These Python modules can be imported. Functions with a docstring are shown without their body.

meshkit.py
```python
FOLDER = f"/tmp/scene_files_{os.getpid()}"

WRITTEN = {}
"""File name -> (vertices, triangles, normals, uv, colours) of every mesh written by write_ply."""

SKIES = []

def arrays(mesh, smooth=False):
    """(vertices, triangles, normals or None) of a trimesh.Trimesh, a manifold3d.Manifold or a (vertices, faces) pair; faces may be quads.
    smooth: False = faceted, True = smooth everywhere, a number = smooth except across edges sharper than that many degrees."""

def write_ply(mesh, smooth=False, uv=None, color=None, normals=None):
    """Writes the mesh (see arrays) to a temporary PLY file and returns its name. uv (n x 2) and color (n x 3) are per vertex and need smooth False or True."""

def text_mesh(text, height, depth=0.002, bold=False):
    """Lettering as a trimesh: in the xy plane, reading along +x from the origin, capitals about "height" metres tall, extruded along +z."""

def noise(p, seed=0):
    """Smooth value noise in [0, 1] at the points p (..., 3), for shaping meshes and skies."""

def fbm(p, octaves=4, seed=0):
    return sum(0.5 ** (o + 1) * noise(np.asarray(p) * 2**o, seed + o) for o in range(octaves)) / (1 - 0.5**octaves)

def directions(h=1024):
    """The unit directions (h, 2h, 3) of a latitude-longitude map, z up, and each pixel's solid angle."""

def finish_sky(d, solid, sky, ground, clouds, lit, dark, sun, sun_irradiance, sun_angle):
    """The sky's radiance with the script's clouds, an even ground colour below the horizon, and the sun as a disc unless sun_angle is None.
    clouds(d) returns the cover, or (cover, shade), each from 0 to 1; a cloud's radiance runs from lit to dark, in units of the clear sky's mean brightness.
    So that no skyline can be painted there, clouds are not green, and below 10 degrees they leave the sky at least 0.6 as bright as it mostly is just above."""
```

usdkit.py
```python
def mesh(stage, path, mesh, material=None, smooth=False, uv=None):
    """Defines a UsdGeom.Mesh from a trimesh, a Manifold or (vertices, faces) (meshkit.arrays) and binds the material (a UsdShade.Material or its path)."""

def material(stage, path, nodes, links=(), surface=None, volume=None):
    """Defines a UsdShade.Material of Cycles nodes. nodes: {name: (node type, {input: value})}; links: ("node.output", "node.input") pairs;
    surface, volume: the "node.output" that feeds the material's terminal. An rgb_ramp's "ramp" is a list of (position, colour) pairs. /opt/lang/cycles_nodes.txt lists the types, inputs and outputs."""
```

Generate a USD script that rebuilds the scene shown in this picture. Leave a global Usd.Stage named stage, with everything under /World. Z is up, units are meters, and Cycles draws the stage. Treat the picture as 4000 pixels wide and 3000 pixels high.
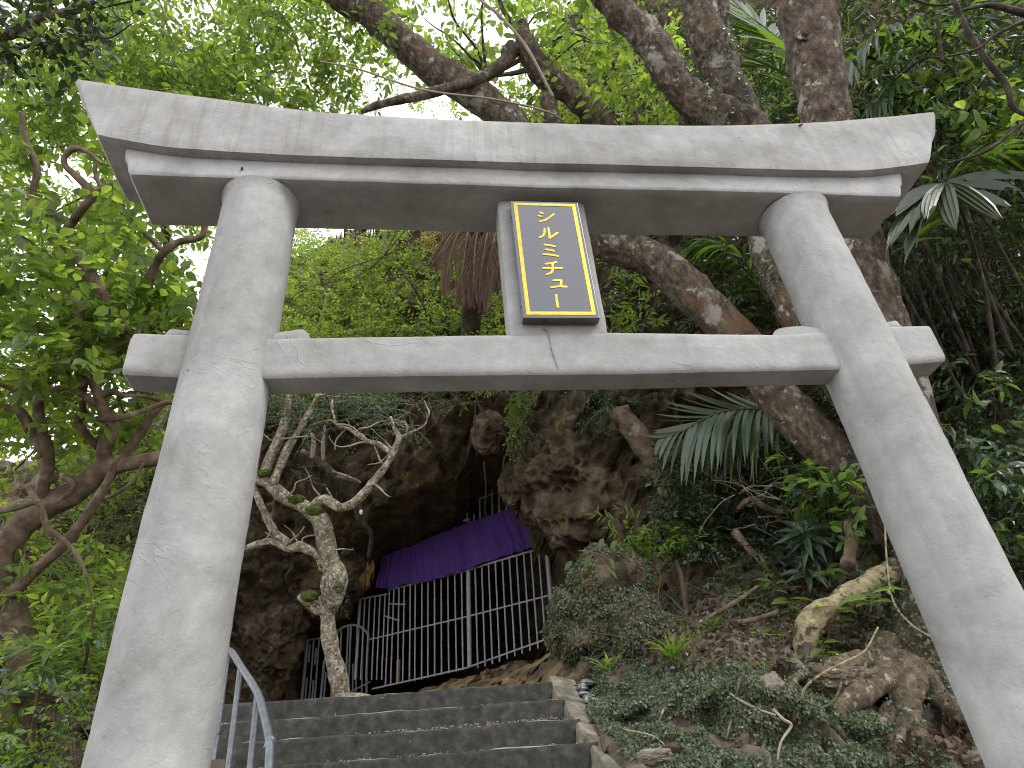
import math, random
import numpy as np, trimesh, manifold3d, usdkit, meshkit
from scipy.interpolate import RBFInterpolator
from pxr import Usd, UsdGeom, UsdLux, UsdShade, Gf, Sdf, Vt

stage = Usd.Stage.CreateInMemory()
UsdGeom.SetStageUpAxis(stage, 'Z'); UsdGeom.SetStageMetersPerUnit(stage, 1.0)
world = UsdGeom.Xform.Define(stage, '/World'); stage.SetDefaultPrim(world.GetPrim())
UsdGeom.Scope.Define(stage, '/World/Looks')

# ------------------------------------------------------------------ camera, sky, sun, exposure
EYE = np.array([-0.56543, -2.26972, 1.5]); YAW, PITCH, ROLL = 0.14855, 0.59493, -0.09254
FPX, PW, PH = 2629.5, 4000.0, 3000.0
EXPOSURE = 0.70
_f = np.array([math.sin(YAW)*math.cos(PITCH), math.cos(YAW)*math.cos(PITCH), math.sin(PITCH)])
_r0 = np.array([math.cos(YAW), -math.sin(YAW), 0.0]); _u0 = np.cross(_r0, _f)
_r = _r0*math.cos(ROLL)+_u0*math.sin(ROLL); _u = -_r0*math.sin(ROLL)+_u0*math.cos(ROLL)
cam = UsdGeom.Camera.Define(stage, '/World/camera')
cam.CreateHorizontalApertureAttr(36.0); cam.CreateVerticalApertureAttr(27.0); cam.CreateFocalLengthAttr(36.0*FPX/PW)
cam.CreateClippingRangeAttr(Gf.Vec2f(0.05, 5000)); cam.CreateExposureAttr(EXPOSURE)
_m = np.eye(4); _m[0, :3] = _r; _m[1, :3] = _u; _m[2, :3] = -_f; _m[3, :3] = EYE
UsdGeom.Xformable(cam).AddTransformOp().Set(Gf.Matrix4d(_m.tolist()))

SUN = np.array([0.55, -0.55, 0.85]); SUN /= np.linalg.norm(SUN)
sky = UsdLux.DomeLight.Define(stage, '/World/sky')
sky.GetPrim().SetCustomDataByKey('kind', 'structure')
sky_mat = usdkit.material(stage, '/World/Looks/overcast_sky', {
    'tc': ('texture_coordinate', {}),
    'st': ('sky_texture', {'sky_type': 'single_scattering', 'sun_disc': False, 'sun_elevation': math.asin(SUN[2]), 'sun_rotation': math.atan2(SUN[0], SUN[1])}),
    'n': ('noise_texture', {'scale': 1.6, 'detail': 5.0, 'roughness': 0.55}),
    'cr': ('rgb_ramp', {'ramp': [(0.25, (9.0, 9.3, 9.8)), (0.75, (15.0, 15.2, 15.5))]}),
    'mx': ('mix_color', {'fac': 0.88, 'use_clamp': False}),
    'bg': ('background_shader', {'strength': 0.12}),
}, [('tc.generated', 'n.vector'), ('n.fac', 'cr.fac'), ('st.color', 'mx.a'), ('cr.color', 'mx.b'), ('mx.result', 'bg.color')], surface='bg.background')
UsdShade.MaterialBindingAPI.Apply(sky.GetPrim()).Bind(sky_mat)
sun = UsdLux.DistantLight.Define(stage, '/World/sun')
sun.CreateIntensityAttr(0.38); sun.CreateAngleAttr(22.0); sun.CreateNormalizeAttr(True); sun.CreateColorAttr(Gf.Vec3f(1.0, 0.97, 0.92))
_zx = SUN; _x = np.cross([0, 0, 1.0], _zx); _x /= np.linalg.norm(_x); _y = np.cross(_zx, _x)
_m = np.eye(4); _m[0, :3] = _x; _m[1, :3] = _y; _m[2, :3] = _zx
UsdGeom.Xformable(sun).AddTransformOp().Set(Gf.Matrix4d(_m.tolist()))

# ------------------------------------------------------------------ helpers
def ray(x, y):
    x = np.asarray(x, float)[..., None]; y = np.asarray(y, float)[..., None]
    return _f + _r*(x-PW/2)/FPX - _u*(y-PH/2)/FPX
def PD(x, y, D):                       # the point of the place seen at (x, y) of the photograph, D metres deep
    return EYE + ray(x, y)*np.asarray(D, float)[..., None]
def PY(x, y, Y):                       # the same on the vertical plane Y
    d = ray(x, y); return EYE + d*((np.asarray(Y, float)-EYE[1])/d[..., 1])[..., None]
def PZ(x, y, Z):
    d = ray(x, y); return EYE + d*((np.asarray(Z, float)-EYE[2])/d[..., 2])[..., None]
def to_px(P):
    d = np.asarray(P, float)-EYE; z = d@_f
    return PW/2+FPX*(d@_r)/z, PH/2-FPX*(d@_u)/z, z
def nrm(a):
    a = np.asarray(a, float); return a/np.maximum(np.linalg.norm(a, axis=-1, keepdims=True), 1e-9)
_used = {}
def numbered(parent, name):
    k = (parent, name); n = _used.get(k, -1)+1; _used[k] = n
    return f'{parent}/{name}' if n == 0 else f'{parent}/{name}_{n:03d}'
def say(prim, label=None, cat=None, group=None, kind=None):
    for k, v in (('label', label), ('category', cat), ('group', group), ('kind', kind)):
        if v: prim.SetCustomDataByKey(k, v)
class Thing:
    def __init__(s, name, base, label=None, cat=None, group=None, kind=None):
        s.path = numbered('/World', name); s.base = np.array(base, float)
        x = UsdGeom.Xform.Define(stage, s.path); x.AddTranslateOp().Set(Gf.Vec3d(*map(float, s.base)))
        s.prim = x.GetPrim(); say(s.prim, label, cat, group, kind)
    def part(s, name, mesh, mat, parent=None, smooth=False, label=None, kind=None):
        v0, f0 = (mesh.vertices, mesh.faces) if hasattr(mesh, 'faces') else mesh
        v0, f0 = np.asarray(v0, float), np.asarray(f0)
        if len(f0) == 0: return None
        q = v0-v0.mean(0)
        if np.einsum('ij,ij->i', q[f0[:, 0]], np.cross(q[f0[:, 1]], q[f0[:, 2]])).sum() < 0: f0 = f0[:, ::-1]
        v, f, n = meshkit.arrays((v0, f0), smooth)
        p = numbered(parent or s.path, name)
        m = UsdGeom.Mesh.Define(stage, p)
        m.CreatePointsAttr(Vt.Vec3fArray.FromNumpy((v-s.base).astype(np.float32)))
        m.CreateFaceVertexCountsAttr(Vt.IntArray.FromNumpy(np.full(len(f), 3, np.int32)))
        m.CreateFaceVertexIndicesAttr(Vt.IntArray.FromNumpy(f.astype(np.int32).ravel()))
        m.CreateSubdivisionSchemeAttr('none')
        if n is not None:
            m.CreateNormalsAttr(Vt.Vec3fArray.FromNumpy(n.astype(np.float32))); m.SetNormalsInterpolation('vertex')
        UsdShade.MaterialBindingAPI.Apply(m.GetPrim()).Bind(mat)
        say(m.GetPrim(), label, None, None, kind)
        return p
def single(name, mesh, mat, label=None, cat=None, group=None, kind=None, smooth=False):
    p = numbered('/World', name); m = usdkit.mesh(stage, p, mesh, mat, smooth); say(m.GetPrim(), label, cat, group, kind); return p

def catmull(p, n):
    p = np.asarray(p, float)
    if len(p) == 2: p = np.stack([p[0], p.mean(0), p[1]])
    q = np.vstack([2*p[0]-p[1], p, 2*p[-1]-p[-2]]); out = []
    for i in range(1, len(q)-2):
        t = np.linspace(0, 1, n, endpoint=False)[:, None]; a, b, c, d = q[i-1], q[i], q[i+1], q[i+2]
        out.append(.5*((2*b)+(c-a)*t+(2*a-5*b+4*c-d)*t*t+(3*b-a-3*c+d)*t**3))
    return np.vstack(out+[p[-1:]])
def tube(pts, rad, sides=10, wob=0.0, seed=0, caps=True, wf=6.0):
    p = np.asarray(pts, float); n = len(p); rad = np.broadcast_to(np.asarray(rad, float), (n,))
    t = nrm(np.gradient(p, axis=0))
    a = np.cross(t[0], [0, 0, 1.0] if abs(t[0][2]) < .9 else [1.0, 0, 0]); a /= np.linalg.norm(a); A = []
    for i in range(n):
        a = a-t[i]*(a@t[i]); a /= np.linalg.norm(a)+1e-12; A.append(a)
    A = np.array(A); B = np.cross(t, A); an = np.arange(sides)*2*np.pi/sides
    dirs = np.cos(an)[None, :, None]*A[:, None]+np.sin(an)[None, :, None]*B[:, None]
    r = rad[:, None]
    if wob:
        q = p[:, None]+dirs*r[..., None]
        r = r*(1+wob*2*(meshkit.noise(q*wf, seed)-.5)+wob*1.0*(meshkit.noise(q*wf*3, seed+9)-.5))
    v = (p[:, None]+dirs*r[..., None]).reshape(-1, 3)
    i, j = np.meshgrid(np.arange(n-1), np.arange(sides), indexing='ij'); k = (j+1) % sides
    q = np.stack([i*sides+j, i*sides+k, (i+1)*sides+k, (i+1)*sides+j], -1).reshape(-1, 4)
    f = np.vstack([q[:, [0, 1, 2]], q[:, [0, 2, 3]]])
    if caps:
        v = np.vstack([v, p[0], p[-1]]); c0, c1 = n*sides, n*sides+1; j = np.arange(sides); k = (j+1) % sides
        f = np.vstack([f, np.stack([np.full(sides, c0), k, j], 1), np.stack([np.full(sides, c1), (n-1)*sides+j, (n-1)*sides+k], 1)])
    return v, f
def join(ms):
    vs, fs, o = [], [], 0
    for m in ms:
        if m is None: continue
        v, f = (m.vertices, m.faces) if hasattr(m, 'faces') else m
        if len(f) == 0: continue
        vs.append(np.asarray(v, float)); fs.append(np.asarray(f)+o); o += len(v)
    if not vs: return np.zeros((0, 3)), np.zeros((0, 3), int)
    return np.vstack(vs), np.vstack(fs)
def limb(pl, sub=6, sides=12, wob=.12, seed=0, rs=1.0):
    """pl: (x, y, depth, half width in photograph pixels): a limb where the photograph shows one."""
    a = np.array(pl, float); P = PD(a[:, 0], a[:, 1], a[:, 2]); R = a[:, 3]*a[:, 2]/FPX*rs
    q = catmull(np.c_[P, R], sub)
    return tube(q[:, :3], np.maximum(q[:, 3], .002), sides, wob, seed)
def box(x0, x1, y0, y1, z0, z1, bev=0.0):
    if bev:
        m = manifold3d.Manifold.cube([x1-x0-2*bev, y1-y0-2*bev, z1-z0-2*bev]).translate([x0+bev, y0+bev, z0+bev])
        s = manifold3d.Manifold.sphere(bev, 8)
        pts = [s.translate([x, y, z]) for x in (x0+bev, x1-bev) for y in (y0+bev, y1-bev) for z in (z0+bev, z1-bev)]
        h = manifold3d.Manifold.batch_hull(pts).to_mesh(); return h.vert_properties[:, :3], h.tri_verts
    b = trimesh.creation.box(bounds=[[x0, y0, z0], [x1, y1, z1]]); return np.array(b.vertices), np.array(b.faces)
def inpoly(x, y, poly):
    c = np.zeros(len(x), bool); p = np.asarray(poly, float); j = len(p)-1
    for i in range(len(p)):
        xi, yi = p[i]; xj, yj = p[j]
        c ^= ((yi > y) != (yj > y)) & (x < (xj-xi)*(y-yi)/(yj-yi+1e-12)+xi); j = i
    return c

# ------------------------------------------------------------------ leaves
TPL = {}
def _tpl(name, v, f): TPL[name] = (np.array(v, float), np.array(f, int))
_tpl('diamond', [(0, 0, 0), (.45, .5, .05), (1, 0, -.06), (.45, -.5, .05), (.5, 0, -.03)], [(0, 4, 1), (4, 2, 1), (0, 3, 4), (4, 3, 2)])
_tpl('oval', [(0, 0, 0), (.28, .42, .06), (.62, .44, .03), (1, 0, -.16), (.62, -.44, .03), (.28, -.42, .06), (.35, 0, -.02), (.7, 0, -.06)],
     [(0, 6, 1), (6, 2, 1), (6, 7, 2), (7, 3, 2), (0, 5, 6), (6, 5, 4), (6, 4, 7), (7, 4, 3)])
_tpl('heart', [(0, 0, 0), (.05, .38, .06), (.4, .52, .05), (.75, .28, -.02), (1, 0, -.15), (.75, -.28, -.02), (.4, -.52, .05), (.05, -.38, .06), (.45, 0, -.02)],
     [(0, 8, 1), (8, 2, 1), (8, 3, 2), (8, 4, 3), (0, 7, 8), (8, 7, 6), (8, 6, 5), (8, 5, 4)])
_tpl('lance', [(0, 0, 0), (.25, .4, .04), (.6, .38, -.04), (1, 0, -.3), (.6, -.38, -.04), (.25, -.4, .04), (.3, 0, 0), (.65, 0, -.1)],
     [(0, 6, 1), (6, 2, 1), (6, 7, 2), (7, 3, 2), (0, 5, 6), (6, 5, 4), (6, 4, 7), (7, 4, 3)])
def leaves(pos, d, up, L, W, tpl):
    tv, tf = TPL[tpl]; d = nrm(d); side = nrm(np.cross(up, d)); up = np.cross(d, side)
    L = np.broadcast_to(L, (len(pos),)); W = np.broadcast_to(W, (len(pos),))
    return (pos[:, None]+tv[None, :, 0:1]*(d*L[:, None])[:, None]+tv[None, :, 1:2]*(side*W[:, None])[:, None]+tv[None, :, 2:3]*(up*L[:, None])[:, None]), tf
def leaf_mesh(V, tf):
    n, k = V.shape[:2]
    return V.reshape(-1, 3), (tf[None]+(np.arange(n)*k)[:, None, None]).reshape(-1, 3)
def put_leaves(t, V, tf, mats, name='leaf', singles=300, parent=None, rng=None, stuff='foliage'):
    """The leaves that show largest become parts of their own, the rest one part."""
    mats = mats if isinstance(mats, (list, tuple)) else [mats]
    c = V.mean(1); x, y, z = to_px(c); ins = (x > 0) & (x < PW) & (y > 0) & (y < PH) & (z > .3)
    size = np.linalg.norm(V[:, tf.max()//2]-V[:, 0], axis=-1)/np.maximum(z, .3)*ins
    order = np.argsort(-size); top = [i for i in order[:singles] if size[i] > 0]
    rng = rng or np.random.default_rng(len(V))
    which = rng.integers(0, len(mats), len(V))
    for i in top: t.part(name, (V[i], tf), mats[which[i]], parent)
    rest = np.ones(len(V), bool); rest[top] = False
    for k, m in enumerate(mats):
        sel = rest & (which == k)
        if sel.any(): t.part(stuff, leaf_mesh(V[sel], tf), m, parent, kind='stuff')
def twigs(S, d, L, nl, leaf, rng, tpl='oval', wr=.45, droop=.25, tr=.003, spread=.75, flat=.5, jit=.3):
    """Leafy twigs from points S in directions d. Returns the twigs' mesh, leaf vertices and leaf faces."""
    n = len(S); d = nrm(d); L = L*rng.uniform(.6, 1.3, n)
    ts = np.linspace(0, 1, 4)
    pts = S[:, None]+d[:, None]*(ts[None, :, None]*L[:, None, None])+np.array([0, 0, -1.0])*(droop*L[:, None, None]*ts[None, :, None]**2)
    # triangular tubes
    a = nrm(np.cross(d, rng.normal(size=(n, 3)))); b = np.cross(d, a); ang = np.arange(3)*2*np.pi/3
    ring = np.cos(ang)[None, None, :, None]*a[:, None, None]+np.sin(ang)[None, None, :, None]*b[:, None, None]
    rr = tr*np.array([1, .85, .6, .35]); v = (pts[:, :, None]+ring*rr[None, :, None, None]).reshape(n, -1, 3)
    f = []
    for i in range(3):
        for j in range(3):
            k = (j+1) % 3; f += [(i*3+j, i*3+k, (i+1)*3+k), (i*3+j, (i+1)*3+k, (i+1)*3+j)]
    tm = leaf_mesh(v, np.array(f))
    # leaves
    tt = np.linspace(.12, 1.0, nl)[None]+rng.uniform(-.04, .04, (n, nl)); tt = np.clip(tt, .05, 1)
    pos = S[:, None]+d[:, None]*(tt[..., None]*L[:, None, None])+np.array([0, 0, -1.0])*(droop*L[:, None, None]*tt[..., None]**2)
    td = nrm(d[:, None]+np.array([0, 0, -1.0])*(2*droop*tt[..., None]))
    up = nrm(np.array([0, 0, 1.0])*flat+rng.normal(size=(n, 1, 3))*.35+rng.normal(size=(n, nl, 3))*jit*.6)
    side = nrm(np.cross(up, td))*np.where(np.arange(nl) % 2, 1, -1)[None, :, None]
    last = (np.arange(nl) == nl-1)[None, :, None]
    ld = np.where(last, td, td*.55+side*spread)+rng.normal(size=(n, nl, 3))*jit*.5+np.array([0, 0, -.15])
    ls = leaf*rng.uniform(.6, 1.15, (n, nl))
    V, tf = leaves(pos.reshape(-1, 3), ld.reshape(-1, 3), np.broadcast_to(up, (n, nl, 3)).reshape(-1, 3), ls.ravel(), (ls*wr).ravel(), tpl)
    return tm, V, tf
def in_boxes(boxes, rng, uni=1.0):
    out = []
    for (x0, y0, x1, y1, D0, D1, n) in boxes:
        n = max(1, int(round(n*uni)))
        x, y, D = rng.uniform(x0, x1, n), rng.uniform(y0, y1, n), rng.uniform(D0, D1, n)
        if D0 < 0: D = D+ground_depth(x, y)      # measured from the slope it grows on
        out.append(PD(x, y, D))
    return np.vstack(out)
def branchwork(base, targets, rng, r0, sides=6, bend=.25):
    """Limbs from a base out to the targets, each bent a little."""
    ms = []
    for q in targets:
        L = np.linalg.norm(q-base); m = [base+(q-base)*t+rng.normal(size=3)*L*bend*.25*math.sin(math.pi*t)+np.array([0, 0, L*.08*math.sin(math.pi*t)]) for t in (0, .3, .6, .85, 1)]
        c = catmull(m, 5); ms.append(tube(c, np.linspace(r0, max(r0*.22, .004), len(c)), sides, .15, int(rng.integers(1e6))))
    return ms
OPEN_SKY = [(765,40,150,110),(1500,350,110,95),(320,690,90,70),(190,640,70,55),(700,1050,80,75),(1265,900,70,50),(90,1860,110,70),(60,400,60,50),(1350,120,60,60),(1080,300,60,50),(430,900,60,45),(250,1130,60,45),(620,1700,70,60)]
def crown(t, boxes, rng, mats, leaf, L, nl, tpl='oval', wr=.45, droop=.25, up=.15, toward=(0, 0, 0), limbs=0, base=None, r0=.03, bark=None, singles=300, flat=.5, tr=.003, density=1.0, spread=.75, jit=.3, airy=False):
    S = in_boxes(boxes, rng, density)
    if airy:
        gx_, gy_, _ = to_px(S); ok = np.ones(len(S), bool)
        for (a, b, ra, rb) in OPEN_SKY: ok &= ((gx_-a)/ra)**2+((gy_-b)/rb)**2 > 1
        S = S[ok]
    n = len(S)
    d = rng.normal(size=(n, 3))*np.array([1, 1, .45])+np.array([0, 0, up])+np.array(toward)
    tm, V, tf = twigs(S, d, L, nl, leaf, rng, tpl, wr, droop, tr, spread, flat, jit)
    t.part('twigs', tm, bark or M['twig'], kind='stuff')
    if limbs:
        c = S[rng.choice(n, min(limbs, n), replace=False)]
        for m in branchwork(np.array(base, float), c, rng, r0): t.part('branch', m, bark or M['twig'], smooth=True)
    put_leaves(t, V, tf, mats, singles=singles, rng=rng)

# ------------------------------------------------------------------ materials
M = {}
def mat(name, nodes, links, surface='p.BSDF'):
    M[name] = usdkit.material(stage, '/World/Looks/'+name, nodes, links, surface=surface)
def leaf_mat(name, cols, trans, fac=.45, rough=.38, spec=.5, big=1.2):
    mat(name, {'g': ('geometry', {}), 'n': ('noise_texture', {'scale': big, 'detail': 2.0}),
               'a': ('math', {'math_type': 'multiply_add', 'value2': .6}), 'r': ('rgb_ramp', {'ramp': list(zip(np.linspace(0, 1, len(cols)), cols))}),
               'r2': ('rgb_ramp', {'ramp': list(zip(np.linspace(0, 1, len(trans)), trans))}),
               'h': ('math', {'math_type': 'multiply', 'value2': .4}),
               'p': ('principled_bsdf', {'roughness': rough, 'specular_ior_level': spec}), 't': ('translucent_bsdf', {}), 'm': ('mix_closure', {'fac': fac})},
        [('g.position', 'n.vector'), ('n.fac', 'h.value1'), ('g.random_per_island', 'a.value1'), ('h.value', 'a.value3'), ('a.value', 'r.fac'), ('a.value', 'r2.fac'),
         ('r.color', 'p.base_color'), ('r2.color', 't.color'), ('p.BSDF', 'm.closure1'), ('t.BSDF', 'm.closure2')], 'm.closure')
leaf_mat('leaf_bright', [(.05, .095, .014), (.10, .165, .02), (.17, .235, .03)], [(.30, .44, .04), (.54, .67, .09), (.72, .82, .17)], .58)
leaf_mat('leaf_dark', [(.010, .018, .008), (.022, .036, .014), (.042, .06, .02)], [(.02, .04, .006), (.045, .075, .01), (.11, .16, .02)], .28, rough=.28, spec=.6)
leaf_mat('leaf_mid', [(.045, .075, .018), (.085, .135, .03), (.14, .19, .045)], [(.18, .29, .035), (.32, .45, .065), (.48, .59, .11)], .47)
leaf_mat('leaf_small', [(.06, .095, .03), (.12, .17, .05), (.22, .27, .09)], [(.22, .34, .03), (.4, .52, .05), (.6, .7, .14)], .45, rough=.32)
leaf_mat('leaf_blue', [(.045, .075, .045), (.085, .125, .075), (.14, .19, .11)], [(.05, .10, .03), (.11, .19, .05), (.18, .27, .09)], .25, rough=.3)
leaf_mat('leaf_glossy', [(.018, .034, .018), (.03, .06, .025), (.055, .09, .03)], [(.04, .09, .01), (.10, .19, .015), (.22, .36, .03)], .33, rough=.24, spec=.65)
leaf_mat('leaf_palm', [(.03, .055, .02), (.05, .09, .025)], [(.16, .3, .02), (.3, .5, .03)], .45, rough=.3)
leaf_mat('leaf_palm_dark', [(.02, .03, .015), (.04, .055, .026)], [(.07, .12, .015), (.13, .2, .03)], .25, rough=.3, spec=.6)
leaf_mat('leaf_fig', [(.08, .10, .055), (.135, .16, .09), (.22, .24, .15)], [(.08, .13, .05), (.15, .22, .09)], .2, rough=.42)
leaf_mat('leaf_litter', [(.05, .032, .022), (.15, .095, .07), (.32, .22, .17)], [(.08, .05, .02), (.12, .07, .03)], .12, rough=.6, spec=.35)
leaf_mat('leaf_lime', [(.07, .13, .02), (.12, .2, .03), (.2, .27, .04)], [(.25, .45, .02), (.4, .6, .04)], .45)
leaf_mat('frond_dead', [(.10, .055, .035), (.22, .13, .09), (.42, .30, .24)], [(.2, .11, .06), (.3, .18, .1)], .25, rough=.55)
leaf_mat('leaf_ochre', [(.22, .14, .03), (.3, .2, .05)], [(.4, .25, .05), (.45, .3, .06)], .4)

def rough_mat(name, ramp, scale=3.0, detail=8.0, rough=.85, bump=.5, bscale=18.0, bdist=.01, patch=None, spec=.3, dist=0.0, stretch=None, fine=None):
    nodes = {'g': ('geometry', {}), 'mp': ('mapping', {'mapping_type': 'point', 'scale': stretch or (1, 1, 1)}),
             'n': ('noise_texture', {'scale': scale, 'detail': detail, 'roughness': .62, 'distortion': dist}), 'r': ('rgb_ramp', {'ramp': ramp}),
             'b': ('noise_texture', {'scale': bscale, 'detail': 6.0, 'roughness': .65}), 'bm': ('bump', {'strength': bump, 'distance': bdist}),
             'p': ('principled_bsdf', {'roughness': rough, 'specular_ior_level': spec})}
    links = [('g.position', 'mp.vector'), ('mp.vector', 'n.vector'), ('mp.vector', 'b.vector'), ('n.fac', 'r.fac'), ('b.fac', 'bm.height'), ('bm.normal', 'p.normal')]
    col = 'r.color'
    for i, (pscale, lo, hi, c) in enumerate(patch or []):
        nodes[f'pn{i}'] = ('noise_texture', {'scale': pscale, 'detail': 6.0, 'roughness': .6})
        nodes[f'pm{i}'] = ('mapping', {'mapping_type': 'point', 'location': (3.7*i+1, 1.3*i, 5.1*i+2)})
        nodes[f'pr{i}'] = ('map_range', {'range_type': 'smoothstep', 'from_min': lo, 'from_max': hi, 'to_min': 0, 'to_max': 1, 'clamp': True})
        nodes[f'px{i}'] = ('mix_color', {'b': c})
        links += [('g.position', f'pm{i}.vector'), (f'pm{i}.vector', f'pn{i}.vector'), (f'pn{i}.fac', f'pr{i}.value'), (f'pr{i}.result', f'px{i}.fac'), (col, f'px{i}.a')]
        col = f'px{i}.result'
    links.append((col, 'p.base_color'))
    mat(name, nodes, links)

rough_mat('rock', [(.25, (.016, .012, .008)), (.42, (.052, .037, .024)), (.55, (.105, .077, .052)), (.72, (.23, .18, .13))], scale=3.2, detail=10, bump=1.0, bscale=20, bdist=.035, spec=.2,
          patch=[(2.6, .54, .68, (.15, .095, .042)), (1.9, .58, .72, (.12, .095, .072)), (5, .60, .68, (.045, .055, .025))])
rough_mat('soil', [(.3, (.035, .026, .018)), (.5, (.085, .065, .045)), (.7, (.17, .135, .1))], scale=5, detail=9, bump=.9, bscale=24, bdist=.025, patch=[(1.6, .5, .62, (.22, .20, .165)), (3.5, .58, .66, (.05, .06, .03))])
rough_mat('limestone', [(.3, (.09, .075, .055)), (.5, (.22, .19, .145)), (.7, (.36, .33, .28))], scale=7, detail=10, bump=1.0, bscale=30, bdist=.02, patch=[(4, .56, .64, (.06, .06, .045))])
rough_mat('ochre_rock', [(.3, (.06, .043, .028)), (.5, (.18, .12, .06)), (.7, (.33, .23, .12))], scale=2.6, detail=8, bump=.6, bscale=16, bdist=.02, patch=[(1.3, .5, .6, (.07, .055, .04))])
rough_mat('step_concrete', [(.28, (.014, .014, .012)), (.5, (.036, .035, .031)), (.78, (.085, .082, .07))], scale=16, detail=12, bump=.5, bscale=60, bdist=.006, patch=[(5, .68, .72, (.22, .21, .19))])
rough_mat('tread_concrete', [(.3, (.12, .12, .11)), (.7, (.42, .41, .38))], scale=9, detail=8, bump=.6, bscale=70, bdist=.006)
rough_mat('kerb_concrete', [(.3, (.05, .047, .038)), (.5, (.14, .125, .095)), (.75, (.29, .26, .2))], scale=8, detail=9, bump=.5, bscale=50, bdist=.006, patch=[(1.5, .55, .63, (.36, .25, .10)), (4, .6, .68, (.07, .09, .04))])
rough_mat('lichen_crust', [(.35, (.06, .06, .06)), (.5, (.24, .235, .24)), (.7, (.46, .45, .46))], scale=22, detail=6, bump=.9, bscale=40, bdist=.02)
rough_mat('bark', [(.3, (.022, .016, .011)), (.46, (.065, .047, .033)), (.58, (.125, .096, .07)), (.72, (.25, .205, .155))], scale=17, detail=10, bump=1.0, bscale=32, bdist=.022, stretch=(1, 1, .55),
          patch=[(2.6, .57, .63, (.27, .25, .215)), (1.7, .58, .7, (.13, .075, .038)), (9, .61, .67, (.32, .30, .26))])
rough_mat('bark_dark', [(.3, (.018, .015, .012)), (.5, (.05, .04, .03)), (.7, (.12, .10, .075))], scale=10, detail=8, bump=.9, bscale=28, bdist=.015, patch=[(2.4, .6, .68, (.2, .2, .18))])
rough_mat('bark_brown', [(.3, (.05, .034, .022)), (.5, (.13, .09, .06)), (.72, (.24, .18, .13))], scale=8, detail=7, bump=.7, bscale=24, bdist=.01, patch=[(3.0, .6, .7, (.28, .24, .2))])
rough_mat('bark_lichen', [(.3, (.12, .09, .05)), (.5, (.27, .215, .135)), (.7, (.42, .36, .26))], scale=18, detail=10, bump=1.0, bscale=46, bdist=.018,
          patch=[(17.0, .52, .60, (.50, .475, .41)), (38, .56, .62, (.60, .585, .53)), (2.6, .62, .70, (.08, .12, .025)), (20, .6, .66, (.07, .055, .035))])
rough_mat('root_bark', [(.3, (.045, .033, .022)), (.48, (.105, .077, .05)), (.7, (.21, .165, .115))], scale=16, detail=9, bump=1.0, bscale=44, bdist=.018, patch=[(3, .54, .64, (.05, .06, .03)), (14, .58, .66, (.33, .29, .22))])
rough_mat('log_bark', [(.3, (.09, .07, .04)), (.47, (.25, .205, .115)), (.7, (.42, .36, .22))], scale=16, detail=9, bump=1.0, bscale=52, bdist=.016, patch=[(9, .57, .62, (.07, .055, .035)), (3, .6, .68, (.12, .13, .05))])
rough_mat('twig', [(.3, (.04, .03, .02)), (.7, (.14, .11, .08))], scale=6, bump=.2)
rough_mat('twig_pale', [(.3, (.2, .16, .12)), (.7, (.4, .34, .28))], scale=6, bump=.2)
rough_mat('moss', [(.3, (.03, .05, .008)), (.7, (.12, .17, .03))], scale=20, bump=1, bscale=80, bdist=.02)
rough_mat('fibre', [(.3, (.18, .09, .03)), (.7, (.42, .22, .09))], scale=20, bump=.3)
rough_mat('dark_fibre', [(.3, (.02, .014, .01)), (.7, (.08, .05, .035))], scale=20, bump=.3)
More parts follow.
